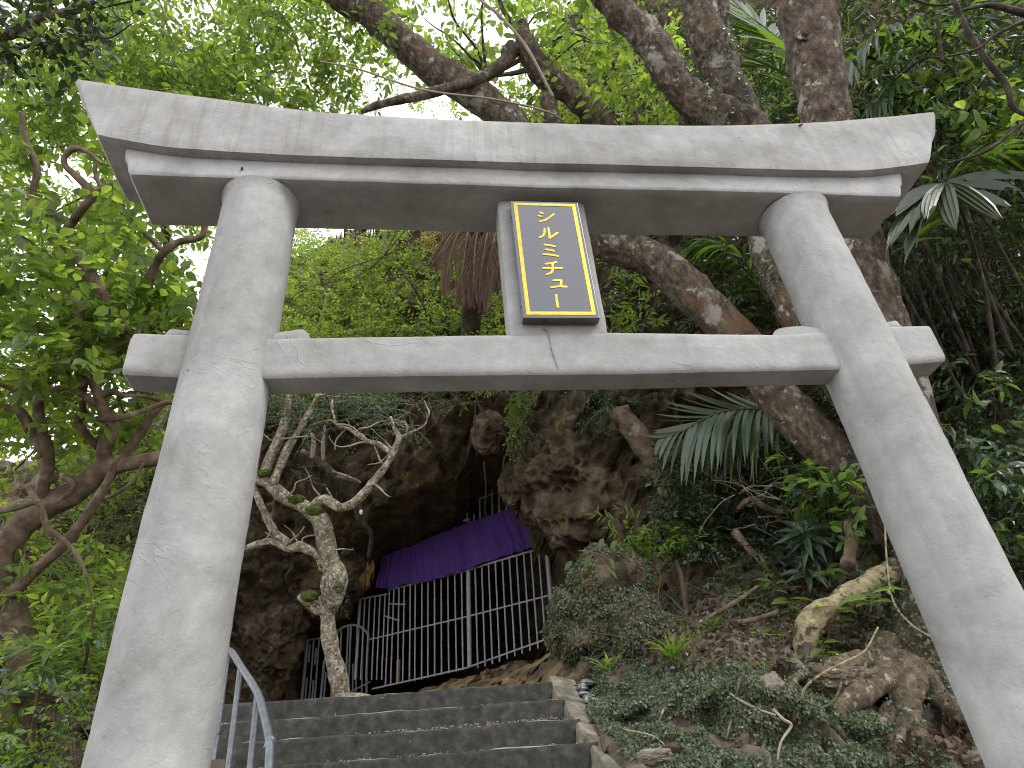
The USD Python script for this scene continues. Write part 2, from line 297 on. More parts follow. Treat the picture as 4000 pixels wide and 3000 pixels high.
rough_mat('path_ground', [(.3, (.07, .055, .046)), (.7, (.16, .13, .108))], scale=1.5, bump=.4)

def concrete(name, stain):
    mat(name, {'g': ('geometry', {}), 'n1': ('noise_texture', {'scale': 1.7, 'detail': 7.0, 'roughness': .6, 'distortion': .6}),
               'r1': ('rgb_ramp', {'ramp': [(.28, (.20, .192, .175)), (.45, (.275, .27, .26)), (.62, (.345, .342, .332)), (.78, (.30, .287, .262))]}),
               'n2': ('noise_texture', {'scale': 9.0, 'detail': 8.0, 'roughness': .7}), 'r2': ('map_range', {'from_min': .35, 'from_max': .7, 'to_min': .82, 'to_max': 1.1, 'clamp': True}),
               'mul': ('mix_color', {'blend_type': 'multiply', 'fac': 1.0}),
               'mp': ('mapping', {'mapping_type': 'point', 'scale': (26, 26, 1.3)}), 'sn': ('noise_texture', {'scale': 1.0, 'detail': 7.0, 'roughness': .74}),
               'sr': ('map_range', {'range_type': 'smoothstep', 'from_min': .46, 'from_max': .74, 'to_min': 0, 'to_max': stain, 'clamp': True}),
               'lo': ('noise_texture', {'scale': .9, 'detail': 3.0}), 'lr': ('map_range', {'from_min': .35, 'from_max': .6, 'to_min': 0.1, 'to_max': 1, 'clamp': True}), 'sm': ('math', {'math_type': 'multiply'}),
               'smix': ('mix_color', {'b': (.16, .125, .09)}),
               'v': ('voronoi_texture', {'scale': 3.6, 'randomness': 1.0}), 'vr': ('map_range', {'range_type': 'smoothstep', 'from_min': .012, 'from_max': .026, 'to_min': .8, 'to_max': 0, 'clamp': True}), 'vm': ('mix_color', {'b': (.03, .028, .025)}),
               'b1': ('noise_texture', {'scale': 4.0, 'detail': 9.0, 'roughness': .66, 'distortion': .15}), 'b2': ('noise_texture', {'scale': 110.0, 'detail': 4.0, 'roughness': .7}),
               'tn': ('noise_texture', {'scale': 2.6, 'detail': 3.0, 'roughness': .55, 'distortion': 1.2}), 'tr': ('rgb_ramp', {'ramp': [(0, (0, 0, 0)), (.485, (0, 0, 0)), (.5, (1, 1, 1)), (.506, (0, 0, 0)), (1, (0, 0, 0))]}),
               'tm': ('noise_texture', {'scale': 3.3, 'detail': 2.0}), 'tq': ('map_range', {'from_min': .5, 'from_max': .6, 'to_min': 0, 'to_max': 1, 'clamp': True}), 'tx': ('math', {'math_type': 'multiply'}), 'bm0': ('bump', {'strength': .35, 'distance': .005}),
               'pt': ('noise_texture', {'scale': 26.0, 'detail': 3.0, 'roughness': .6}), 'pr': ('map_range', {'range_type': 'smoothstep', 'from_min': .56, 'from_max': .66, 'to_min': 0, 'to_max': -1, 'clamp': True}), 'bm3': ('bump', {'strength': .18, 'distance': .005}),
               'bm1': ('bump', {'strength': .32, 'distance': .03}), 'bm2': ('bump', {'strength': .35, 'distance': .004}),
               'p': ('principled_bsdf', {'roughness': .82, 'specular_ior_level': .25})},
        [('g.position', 'n1.vector'), ('n1.fac', 'r1.fac'), ('g.position', 'n2.vector'), ('n2.fac', 'r2.value'), ('r1.color', 'mul.a'), ('r2.result', 'mul.b'),
         ('g.position', 'mp.vector'), ('mp.vector', 'sn.vector'), ('sn.fac', 'sr.value'), ('g.position', 'lo.vector'), ('lo.fac', 'lr.value'), ('sr.result', 'sm.value1'), ('lr.result', 'sm.value2'),
         ('sm.value', 'smix.fac'), ('mul.result', 'smix.a'), ('g.position', 'v.vector'), ('v.distance', 'vr.value'), ('vr.result', 'vm.fac'), ('smix.result', 'vm.a'), ('vm.result', 'p.base_color'),
         ('g.position', 'b1.vector'), ('g.position', 'b2.vector'), ('b1.fac', 'bm1.height'), ('b2.fac', 'bm2.height'), ('bm1.normal', 'bm0.normal'), ('bm0.normal', 'bm3.normal'), ('bm3.normal', 'bm2.normal'), ('bm2.normal', 'p.normal'),
         ('g.position', 'tn.vector'), ('tn.fac', 'tr.fac'), ('g.position', 'tm.vector'), ('tm.fac', 'tq.value'), ('tr.color', 'tx.value1'), ('tq.result', 'tx.value2'), ('tx.value', 'bm0.height'), ('g.position', 'pt.vector'), ('pt.fac', 'pr.value'), ('pr.result', 'bm3.height')])
concrete('concrete', .2); concrete('concrete_stained', .6)
def plain(name, col, rough=.5, metal=0.0, spec=.5, bump=0.0, bs=30, var=.12, coat=0.0):
    nodes = {'g': ('geometry', {}), 'n': ('noise_texture', {'scale': bs, 'detail': 5.0}), 'r': ('rgb_ramp', {'ramp': [(.3, tuple(c*(1-var) for c in col)), (.7, tuple(min(1, c*(1+var)) for c in col))]}),
             'bm': ('bump', {'strength': bump, 'distance': .003}), 'p': ('principled_bsdf', {'roughness': rough, 'metallic': metal, 'specular_ior_level': spec, 'coat_weight': coat, 'coat_roughness': .06})}
    mat(name, nodes, [('g.position', 'n.vector'), ('n.fac', 'r.fac'), ('r.color', 'p.base_color'), ('n.fac', 'bm.height'), ('bm.normal', 'p.normal')])
plain('sign_black', (.022, .023, .032), .15, coat=1.0, var=.2, bs=60)
plain('gold', (.56, .33, .05), .3, metal=.85, bump=.25, bs=45, var=.25)
plain('galvanised', (.17, .182, .20), .45, metal=.5, bump=.2, bs=35, var=.25)
plain('fence_paint', (.33, .33, .35), .5, bump=.2, bs=25, var=.2)
plain('purple_cloth', (.085, .038, .20), .85, bump=.3, bs=160, var=.15, spec=.2)
plain('white_box', (.72, .73, .76), .4, var=.05)
plain('dark_mark', (.05, .05, .06), .6)
plain('dark_hole', (.01, .008, .007), .9)
plain('wood_stick', (.40, .27, .12), .7, var=.3, bs=12)
#--BODY--
# ------------------------------------------------------------------ terrain: bank, cliff and cave, as one sheet Y(x, z)
TP = np.array([(2450,2900,4.0),(2600,3000,3.7),(3000,3000,3.65),(3500,3000,3.95),(4200,3000,4.1),(2320,2720,4.9),(2500,2700,4.7),(2800,2700,4.2),(3150,2750,4.05),(3330,2800,4.25),(3600,2700,4.75),(4100,2700,5.0),
 (2700,2600,4.6),(3100,2600,4.4),(2330,2500,5.9),(2700,2450,5.5),(3000,2350,6.0),(3300,2450,5.3),(3700,2400,5.4),(2700,2250,6.8),(3000,2150,7.2),(3300,2100,7.0),(4000,2100,6.2),
 (2500,2200,7.8),(2700,2000,8.0),(2500,1900,8.2),(2300,1950,8.6),(2200,1700,8.8),(2100,2050,9.2),(2600,1600,8.6),(3000,1800,8.0),(3400,1700,7.5),(4100,1700,6.8),
 (2200,1350,9.6),(2700,1200,9.4),(3200,1200,8.8),(4100,1200,7.8),(2500,700,11.5),(3100,600,11),(4100,600,9.5),(4100,-100,11),(3000,-100,13.5),(2200,300,13.5),(2300,-100,16),
 (1900,1700,9.8),(1700,1800,10),(1500,1900,10.2),(1300,2000,10.4),(1100,2000,10.4),(1000,2300,10.2),(950,2700,9.4),(1120,2600,10.6),(1200,1700,10.8),(1500,1550,10.8),(1200,1400,12),(1700,1300,12),(1200,1100,14.5),(1800,950,14),(1200,950,17),
 (700,2500,9.3),(400,2300,10),(200,2700,7.5),(0,3000,6),(-200,2600,8),(400,1950,12.5),(100,2250,11.5),(200,1950,15),(0,1900,17),(-300,2000,16),
 (2160,2530,8.9),(1829,2625,9.7),(1500,2700,10.6),(2100,2640,6.6),(1850,2690,7.2)], float)
_tp = PD(TP[:, 0], TP[:, 1], TP[:, 2])
rbf = RBFInterpolator(_tp[:, [0, 2]], _tp[:, 1], smoothing=.002, kernel='thin_plate_spline')
gx = np.concatenate([np.arange(-15, -4.2, .14), np.arange(-4.2, 4.6, .03), np.arange(4.6, 12, .11)])
gz = np.concatenate([np.arange(-.6, 1.0, .12), np.arange(1.0, 8.6, .03), np.arange(8.6, 21, .15)])
GX, GZ = np.meshgrid(gx, gz)
# thin plate on a coarse grid, then interpolated
from scipy.interpolate import RegularGridInterpolator
cx, cz = np.linspace(gx[0], gx[-1], 110), np.linspace(gz[0], gz[-1], 90)
CX, CZ = np.meshgrid(cx, cz)
_cy = np.clip(rbf(np.c_[CX.ravel(), CZ.ravel()]).reshape(CX.shape), .6, 40)
Y0 = RegularGridInterpolator((cz, cx), _cy, method='linear')(np.c_[GZ.ravel(), GX.ravel()]).reshape(GX.shape)
def bumpy(px, py, D, rx, rz, amp):     # a lobe of rock that hangs out of the cliff
    global Y0
    c = PD(px, py, D); q = ((GX-c[0])/rx)**2+((GZ-c[2])/rz)**2
    Y0 = Y0-amp*np.sqrt(np.clip(1-q, 0, 1))
for b in [(2190,1700,8.8,.75,.95,.55),(2400,1850,8.3,.9,1.1,.5),(1905,1690,9.3,.28,.42,.45),(2010,1880,9.2,.3,.42,.5),(2500,2050,8.2,.7,.6,.35),(1560,1960,10,.8,.55,.4),(1250,2250,10.3,.5,.7,.4),(1500,2130,10,.5,.35,.35),
          (1650,1700,10,.7,.5,.4),(1080,2450,10,.5,.9,.35),(2650,1500,9,.8,.6,.4),(1350,1850,10.2,.6,.5,.3),(2560,1680,8.6,.35,.3,.3),(2330,1560,9.2,.4,.3,.35)]: bumpy(*b)
# the cave mouth
CAVE = [(1170,2800),(1185,2480),(1290,2420),(1320,2340),(1385,2150),(1525,2010),(1690,1925),(1810,1880),(1850,1790),(1895,1715),(1960,1700),(2020,1780),(2040,1930),(2085,2010),(2110,2090),(2180,2140),(2235,2300),(2250,2480),(2170,2545),(1900,2625),(1700,2685),(1500,2740),(1400,2800)]
_c = np.array(CAVE, float); _cd = np.interp(_c[:, 0], [1170, 1450, 2170], [10.9, 10.3, 9.0]); _cp = PD(_c[:, 0], _c[:, 1], _cd)[:, [0, 2]]
_cs = np.vstack([np.linspace(_cp[i], _cp[(i+1) % len(_cp)], 12, endpoint=False) for i in range(len(_cp))])
from scipy.spatial import cKDTree
_dist = cKDTree(_cs).query(np.c_[GX.ravel(), GZ.ravel()])[0].reshape(GX.shape)
_in = inpoly(GX.ravel(), GZ.ravel(), _cp).reshape(GX.shape)
_e = meshkit.fbm(np.stack([GX*2.2, GZ*2.2, 0*GX], -1), 4, 5)-.5
_s = np.clip((np.where(_in, _dist, -_dist)+_e*.26+.14)/.26, 0, 1); CAVEW = _s*_s*(3-2*_s)
Y0 = Y0+CAVEW*(4.6+1.6*_e)
# keep clear of the stairs and of the landing above them
_st = 3.15-1.765*(2.47-GZ)
_lim = np.where(GZ < 2.5, _st+.35, 3.9+(GZ-2.5)*3.0)
_w = np.clip((GX+2.6)/.25, 0, 1)*np.clip((.50-GX)/.1, 0, 1)*np.clip((3.0-GZ)/.3, 0, 1)
Y0 = np.where(_w > 0, np.maximum(Y0, _lim*_w+Y0*(1-_w)), Y0)
# relief
P3 = np.stack([GX, Y0*.8, GZ], -1)
bank = np.clip((GX-.3)/.3, 0, 1)*np.clip((4.1-GZ)/.8, 0, 1)
rockw = (1-.2*bank)
n0 = meshkit.fbm(P3*.75, 3, 11)-.5; n1 = meshkit.fbm(P3*2.3+7, 3, 12)-.5; r2 = np.abs(meshkit.fbm(P3*6.0, 3, 13)-.5)*2; r3 = meshkit.fbm(P3*17, 2, 14)-.5
r2b = np.abs(meshkit.fbm(P3*2.6+90, 3, 17)-.5)*2
disp = (n0*.75+n1*.5-(.25-r2)*.30-(.22-r2b)*.5+r3*.13)*rockw
def pits(P, cell, seed, r=.62):
    """Rounded hollows on a jittered grid: 0 outside, 1 at the bottom of a hollow."""
    lo = np.floor(P.reshape(-1, 3).min(0)/cell).astype(int)-1; hi = np.ceil(P.reshape(-1, 3).max(0)/cell).astype(int)+1
    key = np.unique(np.floor(P.reshape(-1, 3)/cell).astype(np.int64), axis=0); off = np.array([(a, b, c) for a in (-1, 0, 1) for b in (-1, 0, 1) for c in (-1, 0, 1)])
    key = np.unique((key[:, None]+off[None]).reshape(-1, 3), axis=0)
    h = lambda k: ((key[:, 0]*73856093+key[:, 1]*19349663+key[:, 2]*83492791+seed*7919+k*104729) % 100003)/100003.
    pts = (key+np.stack([h(1), h(2), h(3)], -1))*cell
    d, i = cKDTree(pts).query(P.reshape(-1, 3)); q = np.clip(1-d/(cell*r*(.55+.6*h(4)[i])), 0, 1)
    return (q*q*(3-2*q)).reshape(P.shape[:-1])
PW3 = P3*np.array([1, 1.25, 1])+(np.stack([meshkit.noise(P3*5+k*9, 40+k) for k in range(3)], -1)-.5)*.12
disp = disp+(pits(PW3, .42, 1)*.20+pits(PW3, .19, 2)*.11+pits(PW3, .10, 3)*.045)*np.clip(rockw*1.5-.6, .12, 1)
fade = np.clip((Y0-1.0)/1.0, .25, 1)
GY = Y0+disp*fade
GXd = GX+(meshkit.fbm(P3*4+31, 3, 15)-.5)*.16*rockw; GZd = GZ+(meshkit.fbm(P3*4+57, 3, 16)-.5)*.16*rockw
G = np.stack([GXd, GY, GZd], -1)
ny, nx = GX.shape
i, j = np.meshgrid(np.arange(ny-1), np.arange(nx-1), indexing='ij'); a = i*nx+j
F = np.concatenate([np.stack([a, a+1, a+nx+1], -1).reshape(-1, 3), np.stack([a, a+nx+1, a+nx], -1).reshape(-1, 3)])
keep = (Y0.ravel()[F].max(1) < 19.5); F = F[keep]
_kx, _ky, _kz = to_px(G.reshape(-1, 3)[F].mean(1))      # the brow of the hill: beyond it the sky
BROW = [(-3000,1750),(150,1800),(420,1700),(800,1300),(1120,1010),(1400,900),(1800,860),(2050,600),(2160,250),(2260,-200),(2500,-2500),(-3000,-2500)]
F = F[~inpoly(_kx+(meshkit.noise(G.reshape(-1, 3)[F].mean(1)*1.1, 8)-.5)*160, _ky, BROW)]
# split: soil on the bank, rock elsewhere
cf = G.reshape(-1, 3)[F].mean(1); fx, fy, _ = to_px(cf)
SOIL = [(2480,2330),(2700,2280),(3000,2120),(3450,2080),(4300,2100),(4300,3300),(2300,3300),(2350,2900),(2280,2700)]
soil = inpoly(fx, fy, SOIL)
OCH = [(1380,2760),(1700,2660),(1830,2600),(2000,2560),(2180,2490),(2290,2520),(2240,2640),(2160,2700),(1400,2800)]
och = inpoly(fx, fy, OCH) & (cf[:, 1] < 9.3)
cliff = Thing('cliff', (0, 8, 0), kind='structure')
GV = G.reshape(-1, 3)
def sub(sel):
    f = F[sel]; u, inv = np.unique(f, return_inverse=True); return GV[u], inv.reshape(-1, 3)
cliff.part('rock_face', sub(~soil & ~och), M['rock'], smooth=True)
cliff.part('earth_bank', sub(soil), M['soil'], smooth=True)
cliff.part('ochre_ledge', sub(och), M['ochre_rock'], smooth=True)
# lobes of pitted rock that hang out over the cave mouth
def lobe(px, py, D, r, seed, sub_=6):
    ico = trimesh.creation.icosphere(sub_, 1.0); v = np.array(ico.vertices); c = PD(px, py, D); rr = np.array(r)
    q = v*rr+c; qw = q+(np.stack([meshkit.noise(q*5+k*9, 40+k) for k in range(3)], -1)-.5)*.12
    d = (meshkit.fbm(q*1.3, 3, seed)-.5)*.55*rr.mean()+(meshkit.fbm(q*4, 3, seed+1)-.5)*.20*min(1, rr.mean()*2)-(pits(qw, .55, 1)*.16+pits(qw, .19, 2)*.11+pits(qw, .10, 3)*.05)*min(1, rr.mean()*1.6)+(meshkit.fbm(q*16, 2, seed+2)-.5)*.06
    cliff.part('rock_lobe', (q+v*d[:, None], np.array(ico.faces)), M['rock'], smooth=True)
for a in [(2330,1835,9.0,(1.12,1.05,1.12),31),(2310,1600,9.5,(.8,.85,.7),32),(2640,1930,8.7,(.7,.7,.6),33),(2480,2080,8.9,(.7,.8,.5),43),(1912,1690,9.25,(.24,.26,.34),34),(2018,1895,9.2,(.22,.26,.34),35),(2110,1680,9.6,(.42,.5,.6),36),
          (1300,2250,10.9,(.55,.6,.75),37),(1450,1860,11.1,(.9,.8,.55),38),(1180,2120,11.0,(.7,.7,.8),39),(1060,2480,10.5,(.55,.6,1.0),40),(1690,1730,10.9,(.75,.7,.5),41)]: lobe(*a)
# sampling the terrain
_iy = RegularGridInterpolator((gz, gx), G, bounds_error=False, fill_value=None)
GN = np.cross(np.gradient(G, axis=1), np.gradient(G, axis=0)); GN = nrm(GN); GN *= np.sign(-(GN*1).sum(-1, keepdims=True)*0+1)
GN[GN[..., 1] > 0] *= -1
_in_n = RegularGridInterpolator((gz, gx), GN, bounds_error=False, fill_value=None)
_gpx, _gpy, _gpz = to_px(G)
def on_ground(poly, n, rng, maxy=19):
    p = np.asarray(poly, float)
    ok = inpoly(_gpx.ravel(), _gpy.ravel(), p).reshape(ny, nx) & (G[..., 1] < maxy) & (CAVEW < .3)
    wgt = (np.gradient(gx)[None, :]*np.gradient(gz)[:, None]*np.sqrt(1+np.clip(np.abs(np.gradient(G[..., 1], axis=0)/np.gradient(gz)[:, None]), 0, 3)**2))*ok
    wgt = wgt.ravel()/max(wgt.sum(), 1e-9)
    k = rng.choice(len(wgt), n, p=wgt); iz, ix = k//nx, k % nx
    z = gz[iz]+rng.uniform(-.5, .5, n)*np.gradient(gz)[iz]; x = gx[ix]+rng.uniform(-.5, .5, n)*np.gradient(gx)[ix]
    q = np.c_[np.clip(z, gz[0], gz[-1]), np.clip(x, gx[0], gx[-1])]
    return _iy(q), nrm(_in_n(q))
def hit(px, py, lo=2.0, hi=18.0):      # where the ray of a photograph pixel meets the terrain
    D = np.linspace(lo, hi, 900); p = PD(np.full_like(D, px), np.full_like(D, py), D)
    s = p[:, 1]-_iy(np.c_[np.clip(p[:, 2], gz[0], gz[-1]), np.clip(p[:, 0], gx[0], gx[-1])])[:, 1]
    k = np.argmax(s > 0); return p[k], D[k]

_dgx, _dgy = np.linspace(-400, 4400, 49), np.linspace(-400, 3300, 38)
def _dg():
    out = np.zeros((len(_dgy), len(_dgx))); D = np.linspace(2, 32, 300)
    for a, yy in enumerate(_dgy):
        p = PD(np.repeat(_dgx[:, None], 300, 1), np.full((len(_dgx), 300), yy), np.repeat(D[None], len(_dgx), 0))
        s = p[..., 1]-_iy(np.stack([np.clip(p[..., 2], gz[0], gz[-1]), np.clip(p[..., 0], gx[0], gx[-1])], -1))[..., 1]
        out[a] = np.where((s > 0).any(1), D[np.argmax(s > 0, 1)], 32)
    return out
_dgi = RegularGridInterpolator((_dgy, _dgx), _dg(), bounds_error=False, fill_value=None)
def ground_depth(x, y): return np.minimum(_dgi(np.c_[y, x]), 24.0)

# ground all round, the paved forecourt and the landing above the stairs
single('ground', box(-400, 400, -400, 400, -1.5, -.60), M['soil'], kind='structure')
def ground_sheet():
    xs = np.linspace(-7, 7, 60); ys = np.linspace(-14, 1.2, 60); X, Y = np.meshgrid(xs, ys)
    Z = -.02+.5*np.clip((Y+1.6)/1.4, 0, 1)+(meshkit.fbm(np.stack([X, Y, 0*X], -1)*.8, 3, 3)-.5)*.06; v = np.stack([X, Y, Z], -1).reshape(-1, 3)
    i, j = np.meshgrid(np.arange(59), np.arange(59), indexing='ij'); a = i*60+j
    return v, np.concatenate([np.stack([a, a+1, a+61], -1).reshape(-1, 3), np.stack([a, a+61, a+60], -1).reshape(-1, 3)])
single('path', ground_sheet(), M['path_ground'], kind='structure', smooth=True)
def landing():
    xs = np.linspace(-2.6, 1.6, 60); ys = np.linspace(3.2, 13.5, 90); X, Y = np.meshgrid(xs, ys)
    Z = 2.455+(meshkit.fbm(np.stack([X, Y, 0*X], -1)*2.0, 3, 4)-.5)*.05-.02*np.clip(Y-3.4, 0, 1); v = np.stack([X, Y, Z], -1).reshape(-1, 3)
    i, j = np.meshgrid(np.arange(89), np.arange(59), indexing='ij'); a = i*60+j
    return v, np.concatenate([np.stack([a, a+1, a+61], -1).reshape(-1, 3), np.stack([a, a+61, a+60], -1).reshape(-1, 3)])
single('landing', landing(), M['soil'], kind='structure', smooth=True)

# ------------------------------------------------------------------ stairs
stairs = Thing('stairs', (-.8, 1.5, .8), kind='structure')
def step_mesh(k, rise=.17, tread=.30):
    """One step with an uneven worn nosing; returns (dark riser body, pale tread sheet)."""
    yf, zt = 3.15-k*tread, 2.47-k*rise
    xs = np.linspace(-2.25+.0*k, .33+.032*k, 70)
    q = np.stack([xs*3, np.full_like(xs, k*3.1), 0*xs], -1)
    wz = (meshkit.fbm(q, 4, 21)-.5)*.028; wy = (meshkit.fbm(q+50, 4, 22)-.5)*.03
    skew = -.02*(xs+.8)                                # the flight stands slightly askew to the gate
    prof = []
    for (dy, dz, w) in [(0.012, -rise-.03, 0), (0.004, -rise*.6, .6), (0, -.02, 1), (.006, -.004, 1), (.018, 0, 1)]:
        prof.append(np.stack([xs, yf+skew+dy+wy*w+(meshkit.noise(np.stack([xs*9, np.full_like(xs, dz*40+k), 0*xs], -1), 3)-.5)*.008, zt+dz+wz*w], -1))
    n = len(xs); v = np.vstack(prof); i, j = np.meshgrid(np.arange(4), np.arange(n-1), indexing='ij'); a = i*n+j
    riser = (v, np.concatenate([np.stack([a, a+1, a+n+1], -1).reshape(-1, 3), np.stack([a, a+n+1, a+n], -1).reshape(-1, 3)]))
    end = np.array([[xs[-1], yf+skew[-1], zt-rise-.03], [xs[-1], yf+skew[-1]+tread+.05, zt-rise-.03], [xs[-1], yf+skew[-1]+tread+.05, zt], [xs[-1], yf+skew[-1], zt]])
    riser = join([riser, (end, np.array([(0, 1, 2), (0, 2, 3)]))])
    rows = [prof[-1]-np.array([0, 0, 0])]
    for t in (.012, .1, .2, 1.0): rows.append(np.stack([xs, yf+skew+.018+t*(tread+.02), zt+wz*(1-t)+.004*(t > .05)+(meshkit.noise(np.stack([xs*7, np.full_like(xs, t*9+k), 0*xs], -1), 5)-.5)*.012*(t > .05)], -1))
    v2 = np.vstack(rows); tr = (v2, np.concatenate([np.stack([a, a+1, a+n+1], -1).reshape(-1, 3), np.stack([a, a+n+1, a+n], -1).reshape(-1, 3)]))
    return riser, tr
for k in range(12):
    rm, tm = step_mesh(k)
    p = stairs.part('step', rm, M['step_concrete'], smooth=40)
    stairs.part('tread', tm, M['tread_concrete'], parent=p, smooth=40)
# rubble swept into the corner of the treads
rng = np.random.default_rng(5)
def pebbles(c, n, rng, s0, s1):
    ico = trimesh.creation.icosahedron(); ms = []
    for q in c[:n]:
        r = rng.uniform(s0, s1); v = ico.vertices*rng.uniform(.6, 1.2, (12, 1))*r*np.array([1, 1, .7]); ms.append((v+q, ico.faces))
    return join(ms)
pb = []
for k, n in ((1, 40), (2, 240), (3, 90), (4, 30)):
    yf, zt = 3.15-k*.3, 2.47-k*.17
    u = rng.beta(3.2, 1.2, n) if k == 2 else rng.uniform(0, 1, n)
    x = -1.3+u*1.66; y = yf+.02+rng.uniform(0, .26, n)*np.where(k == 2, u, 1); pb.append(np.stack([x, y, np.full(n, zt+.008)+rng.uniform(0, .025, n)*(k == 2)*u], -1))
single('rubble', pebbles(np.vstack(pb), 999, rng, .003, .011), M['limestone'], 'grey crumbs of concrete lying on the treads of the stairs', 'rubble', kind='stuff')
# kerb to the right of the stairs: sloping faces with a ridge, in three cast lengths
kerb = Thing('stair_kerb', (.5, 2, 1.8), kind='structure')
KL = [(2147,2640,3.25),(2168,2700,3.08),(2192,2725,2.95),(2250,2815,2.55),(2290,2870,2.35),(2330,2940,2.15),(2385,3020,1.92),(2470,3140,1.6)]
KP = np.array([PY(a, b, c) for a, b, c in KL])
def kerb_piece(i0, i1, seed, lift=0):
    pts = catmull(KP[i0:i1+1], 8); n = len(pts); s = np.random.default_rng(seed)
    wob = (meshkit.fbm(pts*5, 3, seed)-.5)[:, None]*np.array([.03, 0, .03])
    R = pts+wob+np.array([0, 0, lift]); wid = .19+.03*math.sin(seed)
    prof = [R+np.array([-.035, 0, -.42]), R+np.array([-.012, 0, -.02]), R+np.array([.0, 0, 0]), R+np.array([.02, .01, .008]), R+np.array([wid, .03, -.035])+wob, R+np.array([wid+.03, .03, -.4])]
    v = np.vstack(prof); m = len(prof); i, j = np.meshgrid(np.arange(m-1), np.arange(n-1), indexing='ij'); a = i*n+j
    f = np.concatenate([np.stack([a, a+1, a+n+1], -1).reshape(-1, 3), np.stack([a, a+n+1, a+n], -1).reshape(-1, 3)])
    caps = []
    for e in (0, n-1):
        idx = [k*n+e for k in range(m)]; caps += [(idx[0], idx[k], idx[k+1]) for k in range(1, m-1)]
    return v, np.vstack([f, caps])
kerb.part('kerb_stone', kerb_piece(0, 2, 3, .0), M['kerb_concrete'], smooth=35)
kerb.part('kerb_stone', kerb_piece(2, 4, 4), M['kerb_concrete'], smooth=35)
kerb.part('kerb_stone', kerb_piece(4, 7, 5), M['kerb_concrete'], smooth=35)
# lichen crust between kerb and bank
cr = []
rngc = np.random.default_rng(8)
for t in np.linspace(0, 1, 46):
    q = KP[min(int(t*7), 6)]+(KP[min(int(t*7)+1, 7)]-KP[min(int(t*7), 6)])*(t*7-min(int(t*7), 6))
    ico = trimesh.creation.icosphere(2, 1.0); r = rngc.uniform(.02, .05)
    v = ico.vertices*(1+(meshkit.fbm(ico.vertices*3+t*50, 3, 3)-.5)[:, None]*.9)*r*np.array([1.3, 1.5, .5]); cr.append((v+q+np.array([.235+rngc.uniform(-.03, .05), rngc.uniform(-.02, .05), -.055]), ico.faces))
kerb.part('mortar_crust', join(cr), M['lichen_crust'], smooth=True, kind='stuff')
# low kerb on the left of the stairs
lk = np.array([PY(842, 2960, 2.6), PY(835, 3010, 2.4), PY(838, 3080, 2.1)])
single('left_kerb', (lambda a: (np.vstack([a+np.array([-.16, 0, 0]), a+np.array([.06, 0, 0]), a+np.array([.06, 0, -.5]), a+np.array([-.16, 0, -.5])]), np.array([(0, 1, 4), (0, 4, 3), (1, 2, 5), (1, 5, 4), (3, 4, 7), (3, 7, 6), (4, 5, 8), (4, 8, 7), (6, 7, 10), (6, 10, 9), (7, 8, 11), (7, 11, 10)])))(lk), M['ochre_rock'], kind='structure')

# ------------------------------------------------------------------ the gate
gate = Thing('stone_gate', (0, 0, .47), 'large grey concrete gate of two round pillars and two crossbeams over the stairs', 'gate')
def wobble(v, a=.006, s=2.6, seed=1, b=.0018):
    v = np.asarray(v, float)
    d = np.stack([meshkit.fbm(v*s+k*17, 3, seed+k)-.5 for k in range(3)], -1)*2*a
    d += np.stack([meshkit.noise(v*38+k*5, seed+k)-.5 for k in range(3)], -1)*2*b
    return v+d
def loft(sections):
    """sections: (n, m, 3), closed in m; capped."""
    S = np.asarray(sections, float); n, m = S.shape[:2]; v = S.reshape(-1, 3)
    i, j = np.meshgrid(np.arange(n-1), np.arange(m), indexing='ij'); k = (j+1) % m
    q = np.stack([i*m+j, i*m+k, (i+1)*m+k, (i+1)*m+j], -1).reshape(-1, 4); f = [q[:, [0, 1, 2]], q[:, [0, 2, 3]]]
    # caps: grids of shrinking rings
    for e, rev in ((0, 1), (n-1, 0)):
        c = S[e].mean(0); base = e*m; prev = np.arange(m)+base
        for t in (.8, .5, .2):
            ring = c+(S[e]-c)*t; idx = np.arange(m)+len(v); v = np.vstack([v, ring]); kk = (np.arange(m)+1) % m
            qq = np.stack([prev, idx, idx[kk], prev[kk]], -1); qq = qq if not rev else qq[:, ::-1]; f += [qq[:, [0, 1, 2]], qq[:, [0, 2, 3]]]; prev = idx
        ci = len(v); v = np.vstack([v, c]); kk = (np.arange(m)+1) % m; t3 = np.stack([prev, np.full(m, ci), prev[kk]], -1); f.append(t3 if not rev else t3[:, ::-1])
    return v, np.vstack(f)
def rect_section(y0, y1, nseg=10, r=.012):
    """Unit profile (y, s) with s from 0 (bottom) to 1 (top): list of (y, s, dy, dz) around a rectangle with rounded corners."""
    P = []
    def edge(a, b, n): 
        for t in np.linspace(0, 1, n, endpoint=False): P.append(a+(b-a)*t)
    c = [np.array([y0, 0.]), np.array([y1, 0.]), np.array([y1, 1.]), np.array([y0, 1.])]
    for a in range(4): edge(c[a], c[(a+1) % 4], nseg)
    return np.array(P)
